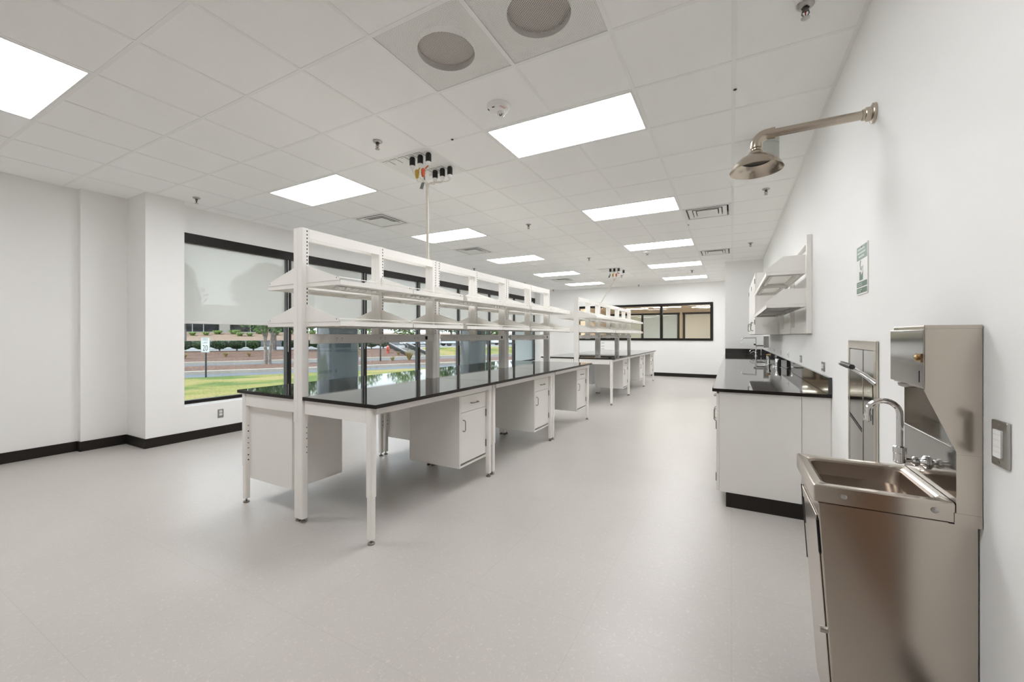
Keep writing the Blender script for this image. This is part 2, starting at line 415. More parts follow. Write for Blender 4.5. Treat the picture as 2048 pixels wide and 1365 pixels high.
# ------------------------------------------------------------------ ceiling lights
names = {-2: 'right', -7: 'left'}
fr = MB(); lw, ld = 2*TS-.026, TS-.026
for (x0, x1, y0, y1) in ((-lw/2, lw/2, -ld/2, -ld/2+.014), (-lw/2, lw/2, ld/2-.014, ld/2), (-lw/2, -lw/2+.014, -ld/2+.014, ld/2-.014), (lw/2-.014, lw/2, -ld/2+.014, ld/2-.014)):
    fr.box(x0, x1, y0, y1, 0, .04)
first = None
for k, (i, j) in enumerate(LIGHT_ROWS):
    x = GX+(i+1)*TS; y = GY+(j+.5)*TS
    row = {-4: 'nearest, partly out of view', 0: 'second', 4: 'third', 8: 'fourth', 12: 'fifth', 16: 'last, by the back wall'}[j]
    lab = 'flat white LED ceiling panel in the %s row, %s' % ('aisle-side' if i == -2 else 'window-side', row)
    if first is None:
        first = thing('ceiling_light', lab, 'ceiling light', (x, y, ZC-.002), 0, 'LED ceiling panels')
        fr.build('frame', 'lframe', first)
        MB().box(-lw/2+.014, lw/2-.014, -ld/2+.014, ld/2-.014, .006, .012).build('diffuser', 'light', first)
    else: dup(first, (x, y, ZC-.002), 0, lab)

# ------------------------------------------------------------------ air diffusers
def ring(mb, a0, z0, a1, z1, t=.002, mi=0):
    """sloping square ring from half-size a0 at z0 to a1 at z1"""
    L = lambda a, z: [(-a, -a, z), (a, -a, z), (a, a, z), (-a, a, z)]
    mb.loft([L(a0, z0), L(a1, z1), L(a1, z1+t), L(a0, z0+t)], mi, False)
    return mb
firstv = None
vl = ['white square air diffuser beside the near ceiling service panel', 'white square air diffuser left of the cord bundle, second in its row',
      'small white square air diffuser far off above the near bench end', 'white square air diffuser before the shower head, nearer of two', 'white square air diffuser over the wall shelves, farther of two']
for k, (i, j) in enumerate(VENTS):
    p = (GX+(i+.5)*TS, GY+(j+.5)*TS, ZC)
    if firstv is None:
        firstv = thing('air_diffuser', vl[k], 'air vent', p, 0, 'square ceiling diffusers')
        h = TS/2-.012
        m = MB(); ring(m, h, -.005, h-.034, -.002); ring(m, h, -.005, h, .03, .001); m.build('flange', 'vent', firstv)
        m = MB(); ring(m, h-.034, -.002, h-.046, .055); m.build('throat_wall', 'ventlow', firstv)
        m = MB(); ring(m, h-.056, -.003, h-.108, .002); m.build('outer_blade', 'vent', firstv)
        m = MB(); ring(m, h-.120, -.004, h-.152, .001); m.build('inner_blade', 'vent', firstv)
        m = MB(); m.box(-h+.164, h-.164, -h+.164, h-.164, -.006, -.003); m.build('centre_pan', 'vent', firstv, bevel=.002)
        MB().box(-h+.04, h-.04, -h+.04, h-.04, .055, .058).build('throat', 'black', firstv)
    else: dup(firstv, p, 0, vl[k])

# ------------------------------------------------------------------ perforated grilles with round necks
gl = ['perforated square ceiling grille with round core, left of the pair', 'perforated square ceiling grille cut by the photo top, right of the pair']
firstg = None
for k, (i, j) in enumerate(GRILLES):
    p = (GX+(i+.5)*TS, GY+(j+.5)*TS, ZC)
    if firstg is None:
        firstg = thing('ceiling_grille', gl[k], 'ceiling grille', p, 0, 'perforated ceiling grilles')
        h = TS/2-.014
        N = 64; sq = []; ci = []; ci2 = []
        for q in range(N):
            an = 2*PI*q/N; cx_, sx_ = math.cos(an), math.sin(an); k2 = h/max(abs(cx_), abs(sx_))
            sq.append((cx_*k2, sx_*k2, .002)); ci.append((.170*cx_, .01+.170*sx_, .002))
        MB().loft([sq, ci], 0, False).build('perforated_face', 'perf', firstg, fixn=False)
        m = MB(); m.box(-h, h, -h, h, .20, .205); ring(m, h, .004, h-.02, .2); m.build('plenum_box', 'plenum', firstg)
        m = MB(); m.lathe([(.172, .002), (.172, .034), (.169, .034), (.169, .002)], (0, .01, 0), seg=48, caps=False); m.build('round_neck', 'ventlow', firstg)
        m = MB(); m.lathe([(.169, .030), (.0005, .030)], (0, .01, 0), seg=48, caps=False); m.build('perforated_core', 'perf2', firstg, fixn=False)
        m = MB(); m.lathe([(.172, .034), (.172, .12), (.0005, .12)], (0, .01, 0), seg=48, caps=False); m.build('round_duct', 'duct', firstg)
    else: dup(firstg, p, 0, gl[k])

# ------------------------------------------------------------------ ceiling service panels and cords
def service_panel(i, j, lab, far):
    p = (GX+(i+.5)*TS, GY+(j+.5)*TS, ZC); h = TS/2-.010
    t = thing('ceiling_service_panel', lab, 'ceiling panel', p)
    MB().box(-h, h, -h, h, -.004, .012).build('plate', 'outlet', t, bevel=.002)
    cov = [(-.24, -.222), (-.145, -.222), (-.04, -.222), (.055, -.222), (.155, -.222), (-.045, .122), (.05, .122), (.143, .122)]
    for (x, y) in cov:
        m = MB(); m.box(x-.036, x+.036, y-.05, y+.05, -.008, -.004, 0)
        m.box(x-.039, x+.039, y-.053, y-.050, -.0065, -.004, 1).box(x+.036, x+.039, y-.05, y+.05, -.0065, -.004, 1).box(x-.020, x+.020, y-.034, y-.031, -.0085, -.0078, 1)
        m.build('cover_plate', ['outlet', 'grey'], t, bevel=.001)
    m = MB(); m.box(-.06, .06, .165, .225, -.03, -.004, 0)
    for x in (-.022, .022): m.cyl((x, .195, -.032), (x, .195, -.03), .012, seg=12, mi=1)
    m.build('socket_block', ['outlet', 'black'], t, bevel=.003)
    m = MB(); m.box(-.075, -.050, .085, .090, -.13, -.004).prism([(-.088, -.125), (-.050, -.115), (-.072, -.19), (-.112, -.178)], 'y', .078, .084)
    m.build('hook', 'grey', t)
    return t
service_panel(-4, 0, 'white ceiling service panel with plugged black connectors above the near bench', False)
service_panel(-4, 12, 'white ceiling service panel with black connectors far off above the far bench', True)

def bez(p0, p1, p2, p3, n=14):
    r = []
    for k in range(n+1):
        t = k/n; r.append(tuple(p0[a]*(1-t)**3+3*p1[a]*t*(1-t)**2+3*p2[a]*t*t*(1-t)+p3[a]*t**3 for a in range(3)))
    return r
def cords(cx, cy, plugs, mz, join, foot, where, tilt):
    names = ['leftmost', 'middle', 'rightmost']
    for k, (px, py, col, lab, end) in enumerate(plugs):
        t = thing('power_cord', lab, 'power cord', (px, py, mz))
        m = MB(); m.lathe([(.020, 0), (.027, -.012), (.027, -.075), (.023, -.08)], seg=16)
        m.build('plug', 'black', t)
        MB().lathe([(.023, -.08), (.022, -.105), (.012, -.115)], seg=16).build('plug_collar', 'outlet', t)
        zg = -.115
        if col:
            m = MB(); dx = (cx-px)*.25; zz = -.125
            m.tube([(0, 0, -.112), (dx*.6, 0, -.135)], .006, 8)
            m.lathe([(.015, -.13), (.021, -.14), (.021, -.155), (.017, -.16), (.021, -.165), (.019, -.18), (.013, -.205), (.007, -.21)], (dx, 0, 0), seg=16)
            m.build('cable_gland', col, t); zg = -.21; st = (dx, 0, zg)
        else: st = (0, 0, zg)
        J = (join[0]-px+.010*(k % 3-1), join[1]-py+.012*(k//3), join[2]-mz)
        F = (foot[0]-px+.011*(k % 3-1), foot[1]-py+.013*(k//3)+end[0], foot[2]-mz+end[1])
        path = bez(st, (st[0], st[1], st[2]-.07), (J[0], J[1], J[2]+.10), J)
        if end[0]:
            mid = (J[0], J[1], F[2]+.16)
            path += bez(J, J, mid, mid, 4)[1:] + bez(mid, (mid[0], mid[1], F[2]+.05), (F[0], F[1]-end[0]*.6, F[2]+.06), F, 8)[1:]
        else: path += bez(J, tuple(J[a]*.7+F[a]*.3 for a in range(3)), tuple(J[a]*.3+F[a]*.7 for a in range(3)), F, 8)[1:]
        MB().tube(path, .0052, 8).build('cable', 'cord', t)
PN = 'near ceiling service panel'
cords(-2.73, 3.24, [
    (-2.669, 2.957, None, 'cream cord with black plug at left of front row on near ceiling panel', (0, 0)),
    (-2.572, 2.957, 'yellow', 'cream cord with black plug and yellow gland on near ceiling panel', (0, 0)),
    (-2.474, 2.957, 'red', 'cream cord with black plug and red gland on near ceiling panel', (0, 0)),
    (-2.674, 3.300, None, 'cream cord with black plug at left of rear row on near ceiling panel', (0, 0)),
    (-2.580, 3.300, None, 'cream cord with black plug at middle of rear row on near ceiling panel', (.14, -.02)),
    (-2.487, 3.300, None, 'cream cord with black plug at right end of rear row, near ceiling panel', (.12, -.02))],
    ZC-.008, (-2.735, 3.245, 2.86), (-2.735, 3.255, 2.06), 0, 0)
cords(-2.73, 10.6, [
    (-2.70, 10.26, None, 'cream cord with black plug at front left of far ceiling panel', (0, 0)),
    (-2.60, 10.26, 'yellow', 'cream cord with black plug and yellow gland on far ceiling panel', (0, 0)),
    (-2.49, 10.26, 'red', 'cream cord with black plug and red gland on far ceiling panel', (0, 0)),
    (-2.58, 10.61, None, 'cream cord with black plug at rear of far ceiling panel', (0, 0)),
    (-2.45, 10.61, None, 'cream cord with black plug at right rear of far ceiling panel', (0, 0))],
    ZC-.008, (-2.66, 10.50, 2.76), (-2.735, 9.42, 2.06), 0, 0)

# ------------------------------------------------------------------ sprinklers, alarms, pinholes
SPR = [(-2.727, 2.578, 'left of the near service panel'), (-5.81, 2.575, 'above the left window column'), (-2.729, 5.594, 'left of the third aisle-side light'),
       (.352, 5.547, 'behind the shower pipe elbow, right strip'), (.307, 8.638, 'over the wall shelves, right strip'), (.335, 2.558, 'at the top right edge of the view'),
       (-2.739, 8.628, 'just left of the far service panel'), (-.904, 11.551, 'between the last two aisle-side lights'), (-2.728, 11.565, 'just right of the far service panel'),
       (-2.734, 14.02, 'against the back wall above the inner window'), (-5.85, 11.73, 'behind the far end of the near bench shelves'), (-5.81, 14.0, 'in the far left corner'), (-5.72, 8.6, 'above the near bench fourth shelf bay')]
fs = None
for k, (x, y, wh) in enumerate(SPR):
    lab = 'small metal ceiling sprinkler '+wh
    if fs is None:
        fs = thing('ceiling_sprinkler', lab, 'sprinkler', (x, y, ZC-.001), 0, 'ceiling sprinklers')
        MB().lathe([(.040, 0), (.040, -.003), (.030, -.012), (.018, -.014), (.018, -.004)], seg=24).build('escutcheon', 'plate', fs)
        m = MB(); m.lathe([(.012, -.004), (.013, -.03), (.008, -.034)], seg=12)
        for sg in (-1, 1): m.tube([(sg*.012, 0, -.028), (sg*.016, 0, -.045), (sg*.003, 0, -.064)], .0028, 6)
        m.build('body', 'hinge', fs)
        MB().cyl((0, 0, -.034), (0, 0, -.060), .003, seg=8).build('bulb', 'redfr', fs)
        m = MB(); m.lathe([(.005, -.06), (.020, -.066), (.020, -.068), (.004, -.069)], seg=16); m.build('deflector', 'plate', fs)
    else: dup(fs, (x, y, ZC-.001), 0, lab)

def alarm(x, y, lab, words):
    t = thing('fire_strobe', lab, 'fire alarm', (x, y, ZC-.001))
    MB().lathe([(.086, 0), (.086, -.012), (.078, -.026), (.05, -.034)], seg=40).build('housing', 'outlet', t)
    m = MB(); m.lathe([(.0295, -.034), (.0295, -.044), (.0, -.044)], (.005, .03, 0), seg=24, caps=False); m.build('reflector', 'outlet', t)
    m = MB(); m.lathe([(.029, -.036), (.027, -.055), (.018, -.067), (.001, -.071)], (.005, .03, 0), seg=24, caps=False)
    m.build('lens', 'dome', t)
    m = MB(); m.tube([(-.008, .03, -.044), (-.004, .03, -.056), (.008, .03, -.056), (.014, .03, -.044)], .004, 8); m.build('flash_tube', 'grey', t)
    m = MB(); m.box(-.020, .0, -.060, -.054, -.0345, -.028).box(-.064, -.059, -.046, -.028, -.0325, -.024); m.build('marking', 'black', t)
    if words:
        vs, f = text_geo('FIRE', .03)
        c, s = math.cos(1.15), math.sin(1.15); m = MB()
        # letters curve round the rim and read from below
        m.add([(.052+(v.x*c+v.y*s), -.030+(v.x*s-v.y*c), -.0362) for v in vs], f); m.build('lettering', 'redtxt', t, fixn=False)
    return t
alarm(-1.518, 2.605, 'round white fire strobe with red FIRE lettering beside the perforated grilles', True)
alarm(-1.508, 8.55, 'round white fire strobe far back between the aisle-side lights', True)
for (x, y, wh) in ((-2.13, 2.86, 'right of the near service panel'), (.022, 3.205, 'in the long right-hand bar'), (-.58, 6.784, 'behind the third aisle-side light')):
    o = MB().lathe([(.011, 0), (.011, -.004), (.006, -.006)], (x, y, ZC), seg=12).build('ceiling_screw', 'black')
    tag(o, 'tiny black screw head in the ceiling grid '+wh, 'screw')
o = thing('ceiling_camera', 'grey cylindrical ceiling fixture with glass dome behind the shower head', 'ceiling fixture', (.255, 4.144, ZC))
m = MB(); m.lathe([(.105, 0), (.105, -.06), (.101, -.06), (.101, -.066), (.105, -.066), (.105, -.2), (.095, -.215)], seg=32); m.build('can', 'can', o)
MB().lathe([(.09, -.215), (.085, -.26), (.055, -.30), (.002, -.315)], seg=32, caps=False).build('dome', 'dome', o)
MB().lathe([(.05, -.21), (.05, -.25), (.02, -.275)], seg=20).build('lens_core', 'grey', o)

# ------------------------------------------------------------------ left windows and shades
m0, pitch = 2.535, 1.56
wz0, wz1 = .435, 2.695
for k in range(7):
    a, b_ = m0+k*pitch, m0+(k+1)*pitch
    ya = max(a, 2.575); yb = min(b_, 13.45)
    f = MB()
    f.box(-6.42, -6.295, ya, yb, 2.57, wz1, 0)                    # deep shade pocket head
    f.box(-6.41, -6.33, ya, yb, wz0, wz0+.045, 0)
    for (p_, q_) in ((ya, ya+.033), (yb-.033, yb)):
        f.box(-6.335, -6.305, p_, q_, wz0, 2.57, 0).box(-6.395, -6.342, p_, q_, wz0, 2.57, 1)
        f.box(-6.342, -6.335, p_-.002, q_+.002, wz0, 2.57, 2)
    f.box(-6.385, -6.36, ya+.033, ya+.045, wz0+.045, 2.57, 1).box(-6.385, -6.36, yb-.045, yb-.033, wz0+.045, 2.57, 1)
    wobj = f.build('window_%d' % (k+1), ['bronze', 'bronze_lit', 'mull'], kind='structure')
    g = MB().box(-6.377, -6.371, ya+.03, yb-.03, wz0+.04, 2.58)
    g.v = [tuple(Vector(v)-wobj.location) for v in g.v]
    g.build('glass', 'glass', wobj)
    t = thing('roller_shade', 'pale grey roller shade half lowered in the %s' % ['window bay beside the left column', 'second window bay from the left', 'third window bay from the left', 'fourth window bay from the left', 'fifth window bay from the left', 'sixth window bay from the left', 'last window bay by the back wall'][k],
              'window shade', (-6.352, (a+b_)/2, 1.50), 0, 'roller shades')
    y0, y1 = ya-(a+b_)/2+.036, yb-(a+b_)/2-.050
    MB().box(-.001, .001, y0, y1, .03, 1.075).build('cloth', 'shade', t)
    MB().rprism(-.007, .007, 0, .034, .005, 'y', y0, y1).build('hem_bar', 'hem', t)
    MB().tube([(.06, y1+.022, 1.06), (.06, y1+.022, -.35), (.058, y1+.022, -.42)], .003, 6).build('pull_chain', 'outlet', t)

# ------------------------------------------------------------------ back window and the office beyond
f = MB()
y0, y1 = YB-.03, YB+.10
f.box(WX0, WX1, y0, y1, WZ0, WZ0+.075).box(WX0, WX1, y0, y1, WZ1-.075, WZ1).box(WX0, WX0+.07, y0, y1, WZ0+.075, WZ1-.075).box(WX1-.08, WX1, y0, y1, WZ0+.075, WZ1-.075)
for x in (-2.05, -3.5): f.box(x-.04, x+.04, y0, y1, WZ0+.075, WZ1-.075)
wb = f.build('window_8', 'bronze', kind='structure', bevel=.003)
g = MB().box(WX0+.05, WX1-.05, YB+.04, YB+.046, WZ0+.05, WZ1-.05); g.v = [tuple(Vector(v)-wb.location) for v in g.v]
g.build('glass', 'iglass', wb)
OY = 24.0
w = MB(); w.box(-6.6, 3, YB+.2, 27, -.1, 0); w.build('office_floor', 'carpet', kind='structure')
w = MB(); w.box(-6.6, 3, YB+.13, 27, 2.70, 2.85); w.build('office_ceiling', 'beigec', kind='structure')
w = MB(); w.box(-6.6, 3, 26.6, 26.75, 0, 2.85).box(-6.6, -6.45, YB+.13, 26.6, 0, 2.85).box(2.85, 3, YB+.13, 26.6, 0, 2.85)
w.box(-2.46, -2.38, OY-.1, OY+.1, 0, 2.7).box(-6.6, 3, OY-.06, OY+.06, 2.6, 2.7)
w.build('wall_office', 'beige', kind='structure')
p = MB()
for x in (-6.35, -4.47, -2.56, -2.28, .6): p.box(x-.05, x+.05, OY-.09, OY+.05, 0, 2.6)
p.box(-6.45, -2.49, OY-.09, OY+.05, 2.50, 2.6).box(-2.35, 3, OY-.09, OY+.05, 2.50, 2.6)
pt = p.build('office_partition', 'bronze', kind='structure')
def child(mb, name, m_, par):
    mb.v = [tuple(Vector(v)-par.location) for v in mb.v]; return mb.build(name, m_, par)
child(MB().box(-6.28, -4.54, OY-.02, OY, 0, 2.50), 'glass_panel', 'frost', pt)
child(MB().box(-4.40, -2.63, OY-.02, OY, 0, 2.50), 'glass_panel', 'skytint', pt)
child(MB().box(-2.21, .53, OY-.02, OY, 0, 2.50), 'glass_panel', mat('cream_panel', (.90, .90, .84), .6), pt)
child(MB().box(-4.15, -3.75, OY-.05, OY-.02, .98, 1.02), 'door_pull', 'bronze', pt)
olm = mat('office_light_tube', (.9, .9, .8), .5, emit=(1, .97, .90), estr=34)
for (x, y) in ((-5.6, 19.6), (-4.3, 21.2), (-3.9, 19.2), (-2.7, 20.6), (-1.1, 19.6), (-1.05, 21.2), (-5.6, 16.6), (-2.4, 16.6), (-.2, 16.6), (-4.5, 25.5), (-1.0, 25.5)):  # the two behind the partition are added to brighten its panes
    o = MB().box(x-.6, x+.6, y-.07, y+.07, 2.685, 2.70).build('office_light', olm)
    tag(o, 'warm ceiling light strip in the office beyond the back window', 'ceiling light', 'office ceiling lights')

# ------------------------------------------------------------------ lab benches
BX = -2.74
def make_table(bench, side, k, y0, L, n):
    aisle = side == 'aisle'
    lab = 'black-topped white lab table on the %s side of the %s bench, %s from camera' % (side, bench, ORD[k])
    t = thing('lab_table', lab, 'lab table', (BX, y0 if aisle else y0+L, 0), 0 if aisle else PI, 'lab tables')
    nx, ny = .053, .059
    m = MB().prism([(.0008, ny), (nx, ny), (nx, .001), (.775, .001), (.775, L-.001), (nx, L-.001), (nx, L-ny), (.0008, L-ny)], 'z', .880, .905)
    m.m[-8:] = [1]*8
    m.build('worktop', ['epoxy', 'epoxyedge'], t, bevel=.0012)
    m = MB()
    m.box(.06, .675, .014, .040, .780, .880).box(.06, .675, L-.040, L-.014, .780, .880)
    m.box(.715, .745, .040, L-.040, .835, .880).box(.06, .085, .040, L-.040, .80, .880)
    m.build('apron_frame', 'white', t, bevel=.003)
    for y in (.034, L-.034):
        m = MB(); m.rprism(.676, .728, y-.024, y+.024, .012, 'z', .305, .878, 0, 4)
        for z in (.345, .385, .44, .48, .52, .575, .62):
            m.cyl((.6745, y, z), (.6765, y, z), .0055 if int(z*1000) % 2 else .004, seg=8, mi=1)
        m.rprism(.680, .724, y-.020, y+.020, .010, 'z', .035, .31, 0, 4)
        lg = m.build('leg', ['white', 'slot'], t)
        MB().lathe([(.022, 0), (.022, .010), (.012, .016), (.006, .018), (.006, .036)], (.702, y, 0), seg=16).build('levelling_foot', 'foot', lg)
    return t
def make_cabinet(bench, side, k, yc0, yc1, aisle, rot_y):
    """hung under the worktop; local x to the front"""
    W = yc1-yc0
    lab = 'white suspended cabinet with drawer and door, %s side of %s bench, %s from camera' % (side, bench, ORD[k])
    t = thing('suspended_cabinet', lab, 'cabinet', (BX, rot_y, .197), 0 if aisle else PI, 'suspended bench cabinets')
    X0, X1 = .13, .69
    m = MB(); m.box(X0, X1, 0, W, 0, .018).box(X0, X1, 0, W, .62, .638).box(X0, X1, 0, .016, .018, .62).box(X0, X1, W-.016, W, .018, .62).box(X0, X0+.012, .016, W-.016, .018, .62)
    m.box(X0+.012, X1-.02, .016, W-.016, .46, .47)
    m.build('body', 'cab', t, bevel=.0015)
    m = MB().box(X1-.018, X1+.001, .019, W-.022, .476, .616)
    dr = m.build('drawer', 'cab', t, bevel=.002)
    yc = W/2
    MB().tube([(X1, yc-.052, .545), (X1+.02, yc-.052, .545), (X1+.028, yc-.042, .545), (X1+.028, yc+.042, .545), (X1+.02, yc+.052, .545), (X1, yc+.052, .545)], .0045, 8).build('handle', 'pull', dr)
    m = MB().box(X1-.018, X1+.001, .019, W-.022, .036, .472)
    do = m.build('door', 'cab', t, bevel=.002)
    MB().tube([(X1, .05, .315), (X1+.02, .05, .315), (X1+.028, .05, .325), (X1+.028, .05, .40), (X1+.02, .05, .41), (X1, .05, .41)], .0045, 8).build('handle', 'pull', do)
    for z in (.10, .385):
        m = MB().box(X1-.004, X1+.004, W-.022, W-.010, z, z+.065); m.cyl((X1+.004, W-.021, z), (X1+.004, W-.021, z+.065), .005, seg=8); m.build('hinge', 'hinge', do)
    return t
def post_mesh(y, z0, slot_y):
    m = MB()
    m.rprism(-.05, .05, y-.0275, y+.0275, .008, 'z', z0, 2.115, 0, 3)
    m.box(-.0012, .0, y-.0285, y-.0270, z0, 2.1, 2)
    z = max(z0+.02, 1.36)
    while z < 2.10:
        for sg in (-1, 1):
            m.box(sg*.0500-.0008, sg*.0500+.0008, slot_y-.0035, slot_y+.0035, z, z+.013, 1)
        z += .026
    return m
def make_rack(bench, k, y0, L):
    t = thing('shelving_frame', 'white slotted uprights with top beam and power raceway, %s bench, %s section from camera' % (bench, ORD[k]), 'shelving frame', (BX, y0, 0), 0, 'bench shelving frames')
    for q, y in enumerate((.0285, L/2, L-.0285)):
        end = q != 1
        m = post_mesh(y, .72 if end else 1.27, y+.012)
        po = m.build('post', ['white', 'slot', 'ventlow'], t)
        if end:
            m = MB(); m.rprism(-.047, .047, y-.025, y+.025, .010, 'z', .028, .722, 0, 3)
            for z in (.5, .54, .60, .64, .68):
                m.cyl((.0465, y+.012, z), (.0475, y+.012, z), .004, seg=8, mi=1)
            lg = m.build('post_leg', ['white', 'slot'], po)
            for sx in (-.028, .028):
                MB().lathe([(.020, 0), (.020, .010), (.010, .016), (.006, .018), (.006, .03)], (sx, y, 0), seg=14).build('levelling_foot', 'foot', lg)
    for sg in (-1, 1):
        MB().box(sg*.047-.0025, sg*.047+.0025, .057, L-.057, 2.043, 2.113).build('top_beam', 'white', t, bevel=.001)
    rc = MB().box(.052, .082, .06, L-.085, 1.282, 1.352).build('power_raceway', 'white', t, bevel=.003)
    for yy in (.29, .735, 1.16):
        yy *= L/1.5
        m = MB()
        for dy in (-.024, .024):
            m.lathe([(.019, .0821), (.019, .0830), (.0165, .0830), (.0165, .0821)], (0, yy+dy, 1.317), 'x', 20, 0, False)
            for (a, b2) in ((-.005, .006), (.006, .006), (.0, -.007)):
                m.box(.0819, .0826, yy+dy+a-.0015, yy+dy+a+.0015, 1.317+b2-.0035, 1.317+b2+.0035, 1)
        m.cyl((.0815, yy+.053, 1.303), (.083, yy+.053, 1.303), .004, seg=8, mi=0)
        m.build('outlet', ['white', 'slot'], rc)
    yb = L-.195
    MB().box(.0815, .084, yb-.016, yb+.016, 1.302, 1.336).build('data_port', 'slot', rc)
    return t
PROTO = {}
def make_shelf(L):
    """local: y along, x out from the post, z=0 at tray bottom"""
    key = round(L, 3)
    t = thing('reagent_shelf', 'x', 'shelf', (0, 0, 0), 0, 'bench reagent shelves')
    m = MB()
    m.box(.0, .36, .004, L-.004, .028, .031)
    m.box(.357, .36, .004, L-.004, .0, .028).box(.345, .357, .004, L-.004, .0, .003).box(0, .003, .004, L-.004, .0, .028)
    m.box(.003, .357, .004, .007, .0, .028).box(.003, .357, L-.007, L-.004, .0, .028)
    m.build('tray', 'white', t)
    for y in (0., L-.003):
        m = MB().prism([(0, .031), (.352, .031), (.36, .040), (.318, .058), (0, .158)], 'y', y, y+.003)
        m.cyl((.325, y-.0008, .047), (.325, y+.0038, .047), .004, seg=8, mi=1)
        m.build('end_panel', ['white', 'slot'], t)
    MB().tube([(.345, .003, .050), (.345, L-.003, .050)], .0035, 8).build('guard_rail', 'white', t)
    m = MB(); m.box(.05, .075, L*.28, L*.86, .008, .026, 0)
    for q in range(6):
        y = L*(.32+.09*q); m.prism([(.04, .004), (.085, .004), (.095, .020), (.03, .020)], 'y', y-.018, y+.018, 0)
    m.build('clip_bar', 'outlet', t)  # plain white bar with clips under the tray
    return t
def bench(bname, y0, Ls, cabw):
    y = y0; bay = 0
    for k, L in enumerate(Ls):
        make_table(bname, 'aisle', k, y, L, len(Ls)); make_table(bname, 'window', k, y, L, len(Ls))
        make_cabinet(bname, 'aisle', k, 0, cabw, True, y+L-.045-cabw)
        make_cabinet(bname, 'window', k, 0, cabw, False, y+.10+cabw-.055)
        make_rack(bname, k, y, L)
        for hb_ in range(2):
            a = y+.0285+.001+(L/2-.0285)*hb_; l2 = L/2-.0285-.002
            for tier, z in (('upper', 1.690), ('lower', 1.408)):
                for side in ('aisle', 'window'):
                    if round(l2, 3) not in PROTO:
                        s_ = PROTO[round(l2, 3)] = make_shelf(l2)
                    else: s_ = dup(PROTO[round(l2, 3)], (0, 0, 0))
                    if side == 'aisle': s_.location = (BX+.0525, a, z); s_.rotation_euler = (0, 0, 0)
                    else: s_.location = (BX-.0525, a+l2, z); s_.rotation_euler = (0, 0, PI)
                    s_['label'] = '%s white metal shelf, %s side of the %s bench, %s bay from the camera' % (tier, side, bname, ORD[bay])
            bay += 1
        y += L+.003
bench('near', 1.84, [1.50, 1.50, 1.50], .44)
bench('far', 7.79, [1.503, 1.80, 1.503], .42)
# pegs on a far upright
o = MB()
for z in (1.03, 1.10, 1.17): o.tube([(BX+.05, 9.40, z), (BX+.11, 9.42, z-.004), (BX+.115, 9.42, z+.008)], .004, 6)
tag(o.build('hook_rail', 'black'), 'short black pegs sticking out of a far bench upright', 'hook')

# ------------------------------------------------------------------ right-hand counter
CY0, CY1 = 3.59, 10.62
ct = thing('counter', 'long glossy black worktop with upstand along the right wall', 'countertop', (.25, (CY0+CY1)/2, .90))
def loc_box(par, name, m_, *bx, bevel=0.):
    q = MB()
    for b_ in bx: q.box(*b_)
    q.v = [tuple(Vector(v)-par.location) for v in q.v]
    if isinstance(m_, list):
        for k_ in range(len(q.m)): q.m[k_] = 0 if k_ % 6 == 1 else 1
    return q.build(name, m_, par, bevel=bevel)
loc_box(ct, 'worktop', ['epoxy', 'epoxyedge'], (-.134, XR-.002, CY0, 6.0, .90, .925), (-.134, XR-.002, 6.002, CY1-.002, .90, .925), bevel=.0012)
loc_box(ct, 'backsplash', 'epoxy', (XR-.024, XR-.002, CY0, CY1-.022, .9255, 1.045), bevel=.002)
loc_box(ct, 'side_splash', 'epoxy', (-.125, XR-.002, CY1-.022, CY1-.002, .9255, 1.045), bevel=.002)
nb = 8; bw = (CY1-.02-3.612)/nb
bl = ['nearest white base cabinet with bare end panel under the black counter'] + ['white base cabinet under the black counter, %s from the near end' % ORD[k] for k in range(1, nb)]
for k in range(nb):
    ya, yb = 3.612+k*bw, 3.612+(k+1)*bw-.003
    t = thing('base_cabinet', bl[k], 'cabinet', (.25, (ya+yb)/2, 0), 0, 'counter base cabinets')
    loc_box(t, 'body', 'cab', (-.085, .450, ya, yb, .112, .898), (-.03, .450, ya+.001, yb, .095, .112))
    if k == 0: loc_box(t, 'filler_panel', 'cab', (.453, XR-.002, ya+.004, ya+.022, .112, .898))
    loc_box(t, 'toe_kick', 'base', (-.038, XR-.002, ya-.004 if k == 0 else ya, yb, 0, .112))
    d = loc_box(t, 'drawer', 'cab', (-.106, -.086, ya+.004, yb-.004, .745, .885), bevel=.002)
    yc = (ya+yb)/2
    def tb(par, name, m_, pts, r, own):
        q = MB().tube([tuple(Vector(p_)-own.location) for p_ in pts], r, 8); return q.build(name, m_, par)
    tb(d, 'handle', 'pull', [(-.106, yc-.05, .815), (-.128, yc-.05, .815), (-.134, yc-.04, .815), (-.134, yc+.04, .815), (-.128, yc+.05, .815), (-.106, yc+.05, .815)], .0045, t)
    for (q0, q1, hy) in ((ya+.004, yc-.0015, yc-.05), (yc+.0015, yb-.004, yc+.05)):
        d = loc_box(t, 'door', 'cab', (-.106, -.086, q0, q1, .120, .738), bevel=.002)
        tb(d, 'handle', 'pull', [(-.106, hy, .60), (-.128, hy, .60), (-.134, hy, .61), (-.134, hy, .69), (-.128, hy, .70), (-.106, hy, .70)], .0045, t)
        hx = q0+.006 if q0 < yc-.1 else q1-.006
        for z in (.19, .60):
            q = MB().box(-.110, -.104, hx-.006, hx+.006, z, z+.065); q.v = [tuple(Vector(v)-t.location) for v in q.v]; q.build('hinge', 'hinge', d)

